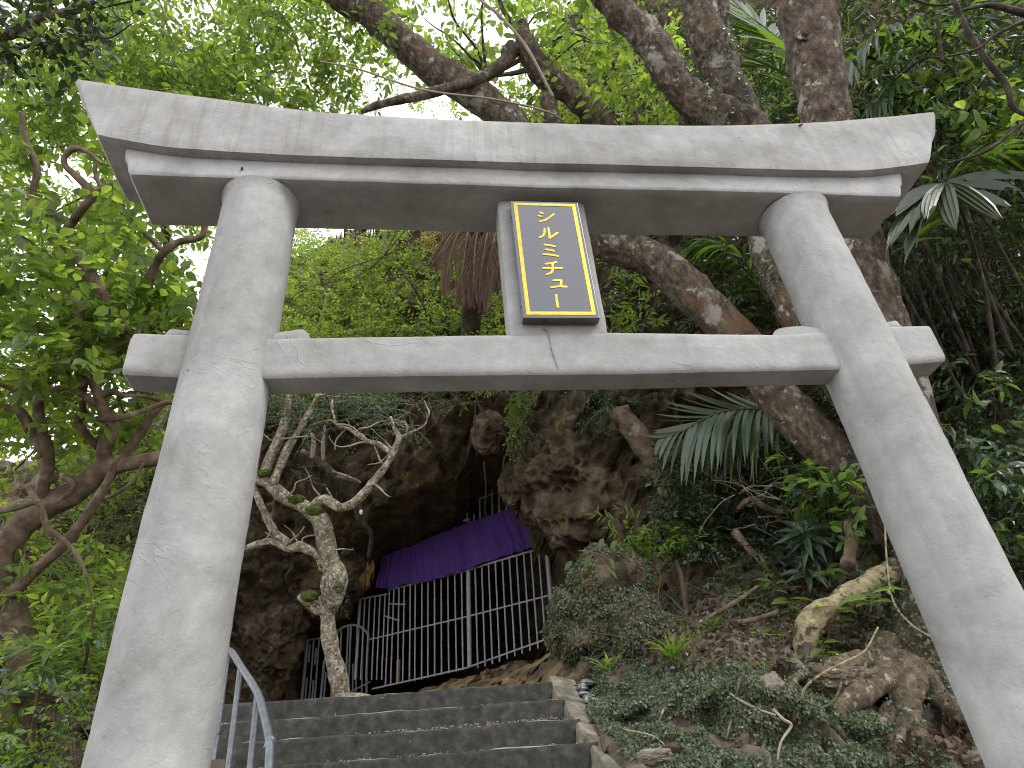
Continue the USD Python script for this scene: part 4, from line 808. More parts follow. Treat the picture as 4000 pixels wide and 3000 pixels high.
t.part('limb', limb([(2850,330,7.6,36),(2830,200,7.7,36),(2815,60,7.8,36),(2810,-120,7.9,34)], 7, 12, .15, 21), M['bark'], smooth=True)
ROOTS = [[(3500,2600,4.75,80),(3420,2670,4.5,58),(3330,2730,4.35,42),(3260,2790,4.25,30),(3200,2850,4.15,16)], [(3530,2600,4.7,80),(3550,2780,4.35,56),(3590,2900,4.2,44),(3640,3040,4.05,30),(3700,3150,4.0,18)], [(3560,2600,4.75,70),(3680,2730,4.55,50),(3790,2810,4.45,34),(3900,2890,4.4,24),(4000,2960,4.3,14)],
 [(3470,2560,4.85,60),(3350,2590,4.65,40),(3250,2612,4.55,34),(3170,2630,4.5,24),(3080,2660,4.4,12)], [(3520,2480,4.9,50),(3620,2600,4.75,36),(3720,2700,4.65,24),(3820,2740,4.6,12)], [(3490,2760,4.45,36),(3440,2880,4.25,28),(3390,2990,4.1,20),(3350,3090,4.0,12)],
 [(3540,2820,4.3,30),(3480,2950,4.15,20),(3460,3060,4.0,12)], [(3480,2500,4.85,44),(3400,2560,4.75,26),(3350,2600,4.65,16),(3290,2620,4.6,8)]]
for k, b in enumerate(ROOTS): t.part('root', limb(b, 9, 14, .38, 60+k), M['root_bark'], smooth=True)
def ivy_on(t, pl, n, seed, size=.035, side=1.0):
    r = np.random.default_rng(seed); a = np.array(pl, float); P = PD(a[:, 0], a[:, 1], a[:, 2]); R = a[:, 3]*a[:, 2]/FPX
    q = catmull(np.c_[P, R], 20); k = r.integers(0, len(q)-1, n); c, rad = q[k, :3], q[k, 3]; ax = nrm(q[k+1, :3]-q[k, :3])
    o = r.normal(size=(n, 3)); o = nrm(o-ax*(o*ax).sum(-1, keepdims=True)); m = meshkit.noise(c*4+o*1.2, seed) > .42
    c, rad, o, ax = c[m], rad[m], o[m], ax[m]; pos = c+o*(rad*1.06+r.uniform(.0, .02, len(c)))[:, None]
    return leaves(pos, r.normal(size=pos.shape)+np.array([0, 0, -.6]), o+r.normal(size=pos.shape)*.3, size*r.uniform(.6, 1.3, len(pos)), size*.7, 'diamond')
V, tf = ivy_on(t, [(3570,2750,4.78,112),(3590,2480,4.95,106),(3620,2250,5.1,98),(3510,1900,5.5,92),(3350,1560,6.0,88),(3150,1250,6.4,86),(3030,1000,6.8,84)], 5600, 1, .034)
rv = [ivy_on(t, b, 420, 200+k, .028)[0] for k, b in enumerate(ROOTS)]
put_leaves(t, np.vstack([V]+rv), tf, [M['leaf_fig'], M['leaf_glossy']], 'ivy_leaf', 160, stuff='ivy')
V, tf = ivy_on(t, [(2990,560,7.2,88),(2890,440,7.35,88),(2810,240,7.6,76),(2770,100,7.7,70)], 700, 2, .05)
V2, tf = ivy_on(t, [(2860,500,7.3,80),(2740,400,7.4,70),(2620,290,7.5,62)], 500, 3, .05)
put_leaves(t, np.vstack([V, V2]), tf, [M['leaf_fig'], M['leaf_glossy']], 'ivy_leaf', 120, stuff='ivy')
t = tree('upright_tree', (3640, 2600, 5.0), 'thick upright trunk with rust and pale lichen patches above the right pillar', 'tree')
t.part('trunk', limb([(3800,2700,4.9,120),(3700,2300,5.2,105),(3560,1700,5.6,104),(3430,1250,6.0,102),(3340,950,6.2,100),(3270,700,6.4,98),(3228,468,6.5,93),(3205,316,6.6,96),(3172,158,6.7,102),(3148,0,6.8,106),(3130,-160,6.9,108)], 7, 20, .10, 22), M['bark'], smooth=True)
t.part('knot', (lambda c: tube(catmull([c, c+np.array([0, -.05, .01]), c+np.array([.0, -.1, -.01])], 4), np.linspace(.10, .05, 9), 10, .2, 3))(PD(3140, 150, 6.55)), M['bark'], smooth=True)

# the pale lichen tree in front of the cave
t = tree('lichen_tree', (1340, 2745, 6.9), 'pale crooked tree crusted with white lichen at the head of the stairs before the cave', 'tree')
ZL = lambda x, y: (1000+x/1.58, 1400+y/1.58)
def zl(l): return [(*ZL(a, b), d, w) for a, b, d, w in l]
t.part('trunk', limb([(1360,2790,6.9,46),(1338,2735,6.9,38),(1318,2625,6.9,34),(1290,2517,6.9,31),(1279,2408,6.9,29),(1274,2340,6.9,28)]+zl([(470,1500,6.9,36),(492,1350,6.9,46),(455,1240,6.9,36),(425,1110,6.85,36),(400,1000,6.8,36),(335,930,6.8,32)]), 7, 14, .18, 23), M['bark_lichen'], smooth=True)
LT = [[(340,930,6.8,40),(420,872,6.8,38),(520,920,6.75,36),(620,885,6.7,42),(720,765,6.65,36),(800,665,6.6,32),(855,565,6.6,28),(880,490,6.6,24),(850,420,6.6,16),(830,360,6.6,12)],
 [(330,935,6.8,50),(180,862,6.8,52),(100,795,6.8,50),(-10,735,6.8,42),(-100,700,6.8,34)],
 [(100,790,6.8,44),(60,680,6.8,40),(140,500,6.8,38),(185,350,6.8,32),(205,220,6.8,26),(215,90,6.8,20)],
 [(110,770,6.7,38),(190,570,6.7,32),(280,420,6.7,28),(340,310,6.7,22),(380,220,6.7,18),(390,110,6.7,13)],
 [(415,1300,6.9,30),(380,1225,6.85,32),(280,1162,6.8,38),(200,1170,6.8,34),(100,1130,6.8,30),(30,1140,6.8,26),(-60,1170,6.8,22)],
 [(205,1140,6.8,32),(110,1060,6.8,30),(30,900,6.8,26),(0,820,6.8,24),(-50,700,6.8,18)],
 [(415,1560,6.9,40),(340,1520,6.85,40),(280,1480,6.8,30),(262,1462,6.8,20)],
 [(430,1500,6.9,26),(418,1400,6.85,24),(425,1340,6.85,18)],
 [(840,590,6.6,18),(760,530,6.6,20),(690,510,6.6,16),(620,465,6.6,15),(560,430,6.6,12),(500,410,6.6,11),(470,310,6.6,8)],
 [(880,495,6.6,11),(960,455,6.6,10),(1030,420,6.6,8),(1055,380,6.6,7),(1050,330,6.6,5)],
 [(1310,280,6.9,7),(1340,235,6.9,8),(1345,190,6.9,8)], [(380,1700,6.9,10),(250,1600,7,6)]]
for k, b in enumerate(LT[:10]): t.part('limb', limb(zl([(a, c, d, w/1.58*.74) for a, c, d, w in b]), 9, 12, .34, 70+k), M['bark_lichen'], smooth=True)
rb = np.random.default_rng(91)
for k in range(34):                    # fine crooked side branches
    src = LT[int(rb.choice([0, 0, 1, 2, 3, 3, 4, 5, 8, 8, 9]))]; q = src[int(rb.integers(1, len(src)))]; x, y, d = q[0], q[1], q[2]; a = rb.uniform(-math.pi, 0) if rb.random() < .75 else rb.uniform(0, math.pi); pl = [(x, y, d, 7)]
    for m in range(int(rb.integers(3, 6))):
        a += rb.normal()*.55; st = rb.uniform(35, 75); x += math.cos(a)*st; y += math.sin(a)*st*.9; d += rb.normal()*.07; pl.append((x, y, d, max(1.8, 6-m*1.3)))
    t.part('twig', limb(zl([(u, v, w, z/1.58) for u, v, w, z in pl]), 5, 6, .2, 300+k), M['bark_lichen' if k % 2 else 'twig_pale'], smooth=True)
for a, b, r in [((360, 940), 6.75, .07), ((330, 1465), 6.78, .065), ((250, 870), 6.76, .06), ((50, 710), 6.76, .05)]:
    c = PD(*ZL(*a), b); ico = trimesh.creation.icosphere(3, 1.0); v = ico.vertices*(.6+.8*meshkit.fbm(ico.vertices*2.5+r*90, 4, 5))[:, None]*r*np.array([1.3, 1, .8]); t.part('moss_cushion', (v+c, np.array(ico.faces)), M['moss'], smooth=True)
t.part('root', limb([(1345,2730,6.85,26),(1400,2722,6.8,14),(1445,2722,6.75,8)], 6, 9, .2, 82), M['bark_lichen'], smooth=True)
S = in_boxes([(1090,1500,1330,1700,6.6,7.4,110),(1250,1490,1500,1620,6.5,7.3,90),(1400,1540,1620,1700,6.5,7.2,70),(1000,1480,1150,1620,6.6,7.4,50),(1100,1790,1170,1900,6.8,7.2,6)], rng)
tm, V, tf = twigs(S, rng.normal(size=S.shape)*np.array([1, 1, .5]), .26, 12, .034, rng, 'diamond', .6, .15, .0018)
t.part('twigs', tm, M['twig_pale'], kind='stuff'); put_leaves(t, V, tf, [M['leaf_blue']], singles=160)
S = in_boxes([(1270,2290,1370,2390,6.75,6.95,16),(1290,2130,1330,2230,6.8,6.95,4)], rng)
tm, V, tf = twigs(S, rng.normal(size=S.shape)+np.array([.3, -.3, 0]), .14, 9, .04, rng, 'diamond', .6, .2, .0018)
put_leaves(t, V, tf, [M['leaf_blue']], singles=60)

# cut trunk with hollow end on the cliff right of the cave
t = tree('cut_trunk', (2605, 2050, 7.4), 'brown bare trunk sawn off at the top, bending over the rock right of the cave', 'tree')
t.part('trunk', limb([(2390,1640,7.5,34),(2415,1628,7.5,40),(2450,1650,7.5,44),(2506,1728,7.5,42),(2560,1815,7.5,38),(2595,1890,7.45,36),(2610,1960,7.4,38),(2640,2040,7.3,46),(2720,2110,7.2,50)], 7, 14, .14, 24), M['bark_brown'], smooth=True)
t.part('stub', limb([(2470,1690,7.5,26),(2450,1640,7.5,24),(2435,1585,7.5,20)], 5, 11, .15, 25), M['bark_brown'], smooth=True)
hc = PD(2603, 2015, 7.05); hd = nrm(EYE-hc)*.5+np.array([-.2, 0, -.35]); hd = nrm(hd)
t.part('stub', tube(np.array([hc-hd*.22, hc-hd*.1, hc, hc+hd*.01]), [.09, .075, .068, .066], 14, .12, 5, caps=False), M['bark_brown'], smooth=True)
t.part('hollow', tube(np.array([hc+hd*.008, hc-hd*.02]), [.052, .05], 14, .1, 6), M['dark_hole'])

# log and fallen pieces on the litter
t = tree('fallen_log', (3140, 2580, 4.7), 'curved yellowish log with cracked bark lying on the leaf litter by the right pillar', 'log')
t.part('log', limb([(3560,2190,5.3,40),(3486,2235,5.2,44),(3400,2280,5.1,46),(3328,2325,5.0,46),(3260,2360,4.95,44),(3201,2395,4.9,46),(3155,2450,4.85,52),(3145,2510,4.8,46),(3140,2560,4.75,34),(3132,2600,4.7,18)], 9, 18, .26, 26), M['log_bark'], smooth=True)
t.part('broken_end', limb([(3150,2530,4.75,34),(3135,2580,4.65,24),(3120,2610,4.6,8)], 5, 12, .5, 27), M['bark_dark'], smooth=True)
single('log_stub', limb([(3310,2210,5.2,30),(3318,2160,5.3,27),(3330,2095,5.4,24),(3320,2040,5.5,26)], 6, 12, .3, 28), M['bark_brown'], 'short upright broken stump in the dark hollow behind the curved log', 'stump', smooth=True)
for l, lab in [([(2880,1990,6.6,9),(2930,1950,6.6,12),(2985,1980,6.6,12),(3050,2000,6.6,9),(3150,1985,6.5,7)], 'pinkish bent dead branch below the green palm frond'),
               ([(2870,2080,6.6,18),(2930,2150,6.4,15),(2980,2200,6.3,14),(3000,2260,6.2,12)], 'brown crooked root arching over the bank below the rosette plant'),
               ([(2700,2450,5.4,8),(2860,2360,5.5,9),(2960,2290,5.7,6)], 'thin grey fallen stick slanting over the leaf litter'),
               ([(2880,2430,5.2,7),(2950,2420,5.2,10),(3040,2390,5.3,9)], 'short mossy fallen stick on the leaf litter')]:
    single('dead_branch', limb(l, 7, 9, .2, 33), M['bark_brown'], lab, 'branch', smooth=True)

# ------------------------------------------------------------------ rocks
def boulder(name, px, D, r, seed, label, m='rock', pit=.16):
    ico = trimesh.creation.icosphere(5, 1.0); v = np.array(ico.vertices); c = PD(*px, D)
    d = 1+(meshkit.fbm(v*1.3+seed, 3, seed)-.5)*.9+(np.abs(meshkit.fbm(v*3.5+seed, 4, seed+1)-.5)-.12)*pit*4+(meshkit.fbm(v*11, 3, seed+2)-.5)*.16
    v = v*d[:, None]*np.array(r)+c; single(name, (v, np.array(ico.faces)), M[m], label, 'rock', smooth=True); return v, np.array(ico.faces), c
BV, BF, BC = boulder("boulder", (2350, 2390), 6.0, (.47, .42, .47), 3, 'knobbly boulder half covered in small creeping fig leaves beside the cave fence')
boulder('pitted_stone', (2990, 2740), 4.15, (.14, .12, .15), 5, 'bare pitted limestone block in the fig-covered bank', 'limestone')
BV2, BF2, BC2 = boulder('boulder', (2520, 2500), 5.4, (.25, .24, .34), 12, 'smaller fig-grown lump leaning against the knobbly boulder')
boulder('pitted_stone', (3270, 2660), 4.5, (.26, .13, .12), 6, 'ochre rounded limestone lump just below the curved log', 'root_bark')
boulder('pitted_stone', (2560, 2960), 3.75, (.11, .08, .05), 7, 'low flat pale stone at the foot of the fig-covered bank', 'limestone')
boulder('pitted_stone', (2210, 2600), 6.6, (.16, .16, .14), 9, 'mossy stone lump at the right end of the ochre ledge', 'rock')

# ------------------------------------------------------------------ creeping fig, litter, ivy
def cover(n, poly, leafsize, mats, name, label, cat, seed, tilt=.45, off=.015, singles=300, tpl='diamond', noise_cut=.0, wr=.75, mound=.05):
    r = np.random.default_rng(seed); P, N = on_ground(poly, n, r)
    if noise_cut: k = meshkit.fbm(P*3.2, 3, seed) > noise_cut; P, N = P[k], N[k]
    P = P+N*(r.uniform(0, off, len(P))+mound*np.clip(meshkit.fbm(P*5, 3, seed+3)-.4, 0, 1))[:, None]
    V, tf = leaves(P, r.normal(size=P.shape)+np.array([0, 0, -.5]), N+r.normal(size=P.shape)*tilt, leafsize*r.uniform(.55, 1.35, len(P)), leafsize*wr, tpl)
    t = Thing(name, P.mean(0), label, cat, kind='stuff'); put_leaves(t, V, tf, mats, singles=singles, stuff='leaves')
FIG = [(2230,2700),(2330,2600),(2480,2560),(2640,2600),(2830,2580),(3000,2640),(3200,2650),(3350,2780),(3560,2850),(3700,2960),(3800,3060),(2500,3080),(2420,2900),(2300,2790)]
cover(52000, FIG, .024, [M['leaf_fig']], 'creeping_fig', 'mat of tiny blue-green fig leaves creeping over the bank beside the stairs', 'creeper', 5, noise_cut=.36)
cover(4500, [(2170,2540),(2260,2440),(2450,2440),(2500,2560),(2400,2640),(2230,2680)], .026, [M['leaf_fig']], 'creeping_fig', 'fig leaves tumbling over the edge of the ochre ledge by the boulder', 'creeper', 6, noise_cut=.36)
r = np.random.default_rng(77); k = r.integers(0, len(BF), 14000); w = r.dirichlet([1, 1, 1], 14000); P = (BV[BF[k]]*w[..., None]).sum(1); N = nrm(P-BC)
sel = (meshkit.fbm(P*3.0, 3, 4)+.12*(P[:, 2] < BC[2]+.1) > .40); P, N = P[sel], N[sel]
V, tf = leaves(P+N*.012, r.normal(size=P.shape)+np.array([0, 0, -.6]), N+r.normal(size=P.shape)*.5, .03*r.uniform(.6, 1.3, len(P)), .021, 'diamond')
k = r.integers(0, len(BF2), 5000); w = r.dirichlet([1, 1, 1], 5000); P2 = (BV2[BF2[k]]*w[..., None]).sum(1); N2 = nrm(P2-BC2)
V2, _ = leaves(P2+N2*.012, r.normal(size=P2.shape)+np.array([0, 0, -.6]), N2+r.normal(size=P2.shape)*.5, .028*r.uniform(.6, 1.3, len(P2)), .02, 'diamond'); V = np.vstack([V, V2])
t = Thing('creeping_fig', BC, 'fig leaves clothing the knobbly boulder and the lump beside it', 'creeper', kind='stuff'); put_leaves(t, V, tf, [M['leaf_fig']], singles=200, stuff='leaves')
LIT = [(2430,2400),(2620,2320),(2800,2270),(3000,2250),(3150,2230),(3400,2250),(3480,2400),(3430,2600),(3200,2620),(2950,2640),(2750,2640),(2560,2620)]
cover(2600, LIT, .075, [M['leaf_litter']], 'leaf_litter', 'brown and pinkish fallen leaves littering the top of the right bank', 'leaf litter', 9, tilt=.8, off=.05, tpl='oval', wr=.5, singles=300, mound=.0)
cover(300, [(3380,2880),(3700,2800),(3900,2950),(3850,3050),(3450,3050)], .08, [M['leaf_litter']], 'leaf_litter', 'scattered fallen leaves between the roots at the bottom right', 'leaf litter', 10, tilt=.7, off=.05, tpl='oval', wr=.5, singles=120, mound=.0)
cover(4500, [(2480,2330),(2800,2250),(3150,2230),(3450,2280),(3430,2620),(2600,2640)], .036, [M['leaf_fig'], M['leaf_mid']], 'ground_cover', 'small green seedlings scattered among the fallen leaves on the right bank', 'ground cover', 19, tilt=.8, off=.05, singles=160, noise_cut=.46)
# ------------------------------------------------------------------ bushes on and above the cliff
def bush(name, label, boxes, leaf, mats, base, L=.35, nl=10, tpl='oval', wr=.5, limbs=8, r0=.02, singles=300, up=.25, droop=.15, bark='twig', cat='bush', group=None, toward=(0, 0, 0), tr=.0025, flat=.5, density=1.0):
    t = Thing(name, PD(*base), label, cat, group)
    crown(t, boxes, rng, [M[m] for m in mats], leaf, L, nl, tpl, wr, droop, up, toward, limbs, PD(*base), r0, M[bark], singles, flat, tr, density); return t
bush('cliff_shrub', 'large sunlit small-leaved shrub on the cliff framed by left pillar and lintels', [(1060,960,1520,1560,-1.6,-.1,2100),(1090,900,1300,1000,-2.5,-.3,110)], .07, ['leaf_small', 'leaf_small', 'leaf_bright'], (1180,1700,11.2), .34, 11, 'diamond', .62, 10, .03, bark='twig_pale')
bush('cliff_shrub', 'airy shrub with larger leaves and dark bare branches beside the dead palm fronds', [(1400,880,1980,1300,-2.2,-.1,520),(1500,1250,1950,1540,-1.2,-.05,300)], .085, ['leaf_bright', 'leaf_mid', 'leaf_small'], (1800,1480,11), .38, 9, 'oval', .5, 12, .03, bark='bark_dark')
bush('cliff_shrub', 'fine grey-green shrub overhanging the lip of the cliff under the tie beam', [(1000,1480,1500,1630,-1.0,-.03,330),(1480,1480,1830,1590,-.7,-.03,150),(1100,1600,1250,1700,-.8,-.05,30),(1000,1600,1130,1760,-.8,-.02,40)], .042, ['leaf_blue', 'leaf_blue', 'leaf_small'], (1350,1560,10.3), .28, 13, 'diamond', .6, 8, .015, bark='twig_pale')
bush('cliff_shrub', 'dark low shrub growing behind the tie beam above the rock', [(1840,1250,2300,1440,-1.2,-.05,80),(2250,1480,2460,1640,-.7,-.03,60),(2260,1600,2380,1680,-.5,-.03,14)], .05, ['leaf_blue', 'leaf_glossy'], (2380,1540,8.8), .25, 10, 'oval', .5, 5, .01, bark='bark_dark')
bush('leafy_shoot', 'fresh green leafy shoots growing right of the name board strut', [(2330,1060,2480,1190,7.8,8.6,9),(2340,1180,2540,1310,7.8,8.6,16)], .14, ['leaf_lime', 'leaf_mid'], (2400,1400,8.4), .38, 8, 'lance', .3, 4, .008, up=.3)
bush('leafy_shoot', 'bright serrated leaves just above the lintel right of the broken limb', [(2150,350,2720,480,7.6,9.5,62),(2400,230,2700,370,8.5,10.5,30)], .16, ['leaf_bright', 'leaf_mid', 'leaf_bright'], (2500,700,9), .36, 8, 'lance', .42, 6, .012)
bush('backdrop_shrub', 'dark mixed shrub between the forked trunk and the palm', [(2050,-100,2950,470,-2.5,-.2,330),(2860,240,3120,480,-2,-.1,80)], .12, ['leaf_mid', 'leaf_dark', 'leaf_glossy'], (2700,900,12), .42, 9, 'lance', .4, 8, .02, bark='bark_dark')
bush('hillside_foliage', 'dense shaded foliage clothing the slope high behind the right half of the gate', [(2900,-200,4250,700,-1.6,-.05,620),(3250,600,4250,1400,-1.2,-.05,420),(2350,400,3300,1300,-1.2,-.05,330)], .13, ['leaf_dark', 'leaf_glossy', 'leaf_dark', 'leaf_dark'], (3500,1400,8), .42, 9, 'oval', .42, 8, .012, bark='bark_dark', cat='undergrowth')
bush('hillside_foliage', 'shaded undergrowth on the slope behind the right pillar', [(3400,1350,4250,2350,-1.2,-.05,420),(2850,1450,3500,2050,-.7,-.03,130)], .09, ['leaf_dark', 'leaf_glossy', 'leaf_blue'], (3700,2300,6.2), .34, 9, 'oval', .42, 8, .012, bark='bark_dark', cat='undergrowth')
bush('hillside_foliage', 'sunlit leaves along the brow of the hill above the left half of the lintel', [(1350,250,2150,900,-3,-.2,300),(700,850,1120,1450,-2.5,-.2,160)], .11, ['leaf_bright', 'leaf_mid', 'leaf_small'], (1500,1000,12), .42, 9, 'lance', .42, 8, .012, bark='bark_brown', cat='undergrowth')
# undergrowth on the left slope
bush('slope_undergrowth', 'dark fine-leaved undergrowth on the slope behind the left pillar', [(330,1750,700,2350,-1.5,-.05,520),(180,2150,520,2650,-1.3,-.05,260)], .05, ['leaf_mid', 'leaf_blue', 'leaf_small'], (480,2700,8.8), .34, 11, 'oval', .5, 12, .012, bark='twig', cat='undergrowth')
bush('slope_undergrowth', 'light green undergrowth behind the foot of the gnarled tree', [(-250,1950,330,2500,-1.6,-.05,420),(-250,2420,120,3050,-1,-.05,160)], .07, ['leaf_mid', 'leaf_small', 'leaf_bright'], (100,2600,8.5), .36, 10, 'oval', .5, 10, .012, bark='twig', cat='undergrowth')
bush('corner_shrub', 'bushy shrub with small yellowish leaves low in the bottom left corner', [(180,2640,400,3060,4.6,5.4,75),(-150,2880,120,3100,4.2,4.9,30)], .062, ['leaf_mid', 'leaf_lime', 'leaf_blue'], (280,3250,4.9), .24, 9, 'oval', .45, 9, .008, bark='twig')
bush('slope_shrub', 'fresh broad-leaved green shrub in front of the left slope beside the left pillar', [(120,2280,480,2620,5.8,7.0,60),(-200,2150,200,2420,6.0,7.4,55),(300,2100,520,2350,6.6,7.6,34)], .13, ['leaf_bright', 'leaf_mid', 'leaf_bright'], (300,2850,6.4), .36, 8, 'oval', .48, 7, .01)
bush('slope_shrub', 'leafy green shrub hiding the base of the gnarled trunk in the lower left corner', [(-200,2550,200,2980,5.4,6.2,60),(150,2480,420,2700,5.4,6.2,34)], .11, ['leaf_mid', 'leaf_bright', 'leaf_blue'], (60,3200,5.8), .34, 8, 'oval', .45, 7, .01)
# whorled young plant, left of the pillar
def whorls(name, label, stem, tiers, leaf, mats, cat='plant', wr=.3, tpl='lance', n=7, seed=1, tiltup=.15, droop=.0, group=None, r=.008, axis=(-.1, -.5, .85)):
    ax = nrm(np.array(axis, float)); e1 = nrm(np.cross(ax, [0, 1, .2])); e2 = np.cross(ax, e1)
    t = Thing(name, PD(*stem[0][:3]), label, cat, group); rr = np.random.default_rng(seed)
    t.part('stem', limb(stem, 6, 7, .08, seed), M['bark_brown'], smooth=True)
    for (x, y, D, s) in tiers:
        c = PD(x, y, D); a = rr.uniform(0, 6.28)+np.arange(n)*2.4; up = tiltup+rr.normal(size=n)*.14
        d = np.cos(a)[:, None]*e1+np.sin(a)[:, None]*e2+up[:, None]*ax; pos = np.repeat(c[None], n, 0)+d*.012+np.array([0, 0, 1.0])*rr.uniform(-.03, .03, (n, 1))
        V, tf = leaves(pos, d, ax+rr.normal(size=(n, 3))*.15, leaf*s*rr.uniform(.75, 1.15, n), leaf*s*wr, tpl)
        for i in range(n): t.part('leaf', (V[i], tf), M[mats[int(rr.integers(len(mats)))]])
    return t
whorls('whorled_sapling', 'slender sapling with whorls of long green leaves left of the left pillar', [(310,2720,5.6,10),(330,2600,5.6,8),(352,2480,5.6,7),(368,2370,5.6,5)], [(368,2362,5.6,1),(362,2400,5.6,1.05),(352,2450,5.6,1.1),(340,2500,5.6,1.1),(325,2560,5.6,1),(300,2600,5.6,.9)], .24, ['leaf_bright', 'leaf_mid', 'leaf_bright'], wr=.26, n=6, seed=4)
whorls('whorled_sapling', 'second sapling with pale leaves low at the left edge of the photograph', [(120,2900,5.2,7),(150,2700,5.2,6),(190,2560,5.2,4)], [(190,2552,5.2,1.1),(120,2535,5.2,.9),(165,2600,5.2,1),(60,2640,5.2,.9),(215,2640,5.2,.9),(30,2720,5.2,1.1)], .24, ['leaf_mid', 'leaf_glossy', 'leaf_mid'], wr=.3, n=6, seed=6)
whorls('rosette_plant', 'dark glossy rosette of long leaves standing on the right bank', [(3140,2330,6.1,7),(3150,2220,6.1,6),(3145,2110,6.1,5)], [(3145,2085,6.1,1.0),(3150,2100,6.1,1.05),(3165,2165,6.05,.75),(3155,2235,6.0,.85)], 0.30, ['leaf_blue', 'leaf_blue', 'leaf_glossy'], wr=.26, n=11, seed=8, tiltup=.25, axis=(-.25, -.85, .5))
for (x, y, D, s, lab) in [(2830,2230,6.3,.7,'small seedling with five green leaves left of the curved log'), (2980,2480,5.1,.7,'low seedling in front of the curved log'), (2800,2590,4.7,.8,'broad pale-green seedling at the edge of the bank'), (2990,2500,5.0,.6,'seedling beside the low seedling in the litter'),
                          (3260,2380,4.9,.85,'bright leafy seedling leaning over the curved log'), (3210,2520,4.7,.8,'large-leaved seedling beside the end of the curved log'), (3240,2230,5.4,.8,'lime green seedling below the rosette plant'), (3020,2270,5.8,.8,'seedling with round leaves under the brown root'), (2640,2480,5.3,.6,'small dark seedling behind the grass tuft'), (2560,2420,5.6,.8,'glossy seedling between the boulder and the grass tuft'), (3080,2350,5.4,.9,'tall seedling with pale leaves above the middle of the litter'), (3400,2330,4.75,1.0,'big-leaved seedling in front of the thick end of the curved log'), (2910,2330,5.9,.8,'bushy seedling beside the thin fallen stick')]:
    whorls('seedling', lab, [(x,y+60,D,4),(x+3,y+30,D,3),(x,y,D,2.5)], [(x,y,D,s),(x+4,y+28,D,s*.8)], .21, ['leaf_mid', 'leaf_lime', 'leaf_bright'], wr=.42, tpl='oval', n=4, seed=int(x), tiltup=.1, group='seedlings on the right bank')
# small tree-like shrub beside the boulder
t = bush('bank_shrub', 'compact glossy green shrub on a bare stem above the boulder', [(2480,2060,2700,2210,6.3,6.9,60),(2420,2100,2520,2220,6.3,6.7,16)], .075, ['leaf_bright', 'leaf_glossy', 'leaf_lime'], (2680,2420,6.1), .2, 9, 'oval', .42, 7, .008, up=.4)
t.part('stem', limb([(2685,2430,6.1,12),(2672,2330,6.2,11),(2660,2250,6.3,10),(2640,2190,6.4,8)], 6, 8, .12, 3), M['bark_brown'], smooth=True)
bush('bank_shrub', 'fresh fern-like sprig with narrow leaves beside the glossy shrub', [(2400,2020,2560,2150,6.4,6.8,10)], .12, ['leaf_lime', 'leaf_bright'], (2480,2220,6.5), .26, 9, 'lance', .2, 3, .005, up=.4)
bush('bank_shrub', 'dark dense shrub below the sawn trunk', [(2590,1780,2760,2080,-.9,-.05,170),(2640,1980,2900,2200,-.9,-.05,130),(2800,1720,3050,1980,-.9,-.05,130),(2900,1950,3400,2200,-.9,-.05,130)], .075, ['leaf_glossy', 'leaf_dark', 'leaf_blue'], (2760,2150,7), .24, 9, 'oval', .45, 8, .008, bark='bark_dark')
bush('bank_shrub', 'shrub with large lime leaves in front of the leaning trunk', [(3080,1780,3320,2020,5.9,6.5,34),(3230,1850,3420,2120,5.2,5.7,18)], .13, ['leaf_lime', 'leaf_mid', 'leaf_glossy'], (3260,2100,6), .26, 7, 'oval', .5, 5, .006, bark='bark_dark')
bush('bank_shrub', 'dark drooping leaves hanging under the tie beam right of the palm frond', [(3000,1560,3250,1800,7.2,8.2,40),(2700,1080,3000,1290,8,9.5,50)], .13, ['leaf_dark', 'leaf_glossy'], (3100,1900,7.6), .3, 8, 'lance', .4, 5, .008, bark='bark_dark')
# creeping spray over the boulder
t = Thing('vine_spray', PD(2440, 2280, 5.9), 'thin reddish vine with a few large leaves arching over the boulder', 'vine')
t.part('stem', limb([(2440,2300,5.9,3),(2400,2240,5.8,3),(2370,2190,5.75,3),(2320,2160,5.7,2.5),(2260,2150,5.7,2)], 8, 6, .05, 3), M['bark_brown'], smooth=True)
ps = PD(np.array([2235,2300,2340,2380,2385,2375]), np.array([2190,2165,2140,2180,2145,2225]), np.full(6, 5.72)); dd = nrm(np.array([(-.6,0,-.6),(-.3,0,-.9),(.4,0,.7),(.2,-.2,-.8),(.6,0,.7),(.5,0,-.5)]))
V, tf = leaves(ps, dd, np.tile([.2, -1, .5], (6, 1)), .11, .05, 'oval')
for i in range(6): t.part('leaf', (V[i], tf), M['leaf_mid'])
# green vine hanging from the rock lobe
t = Thing('hanging_vine', PD(2010, 1530, 8.9), 'bright green small-leaved vine hanging down the face of the rock', 'vine')
S = in_boxes([(1985,1500,2060,1600,8.6,8.9,44),(1990,1580,2050,1690,8.55,8.75,40),(1980,1660,2010,1745,8.5,8.65,16),(2060,1520,2100,1600,8.7,8.9,8)], rng)
tm, V, tf = twigs(S, rng.normal(size=S.shape)*.4+np.array([0, -.2, -1]), .2, 12, .04, rng, 'diamond', .7, .1, .002)
t.part('stems', tm, M['twig'], kind='stuff'); put_leaves(t, V, tf, [M['leaf_mid'], M['leaf_small']], singles=200)
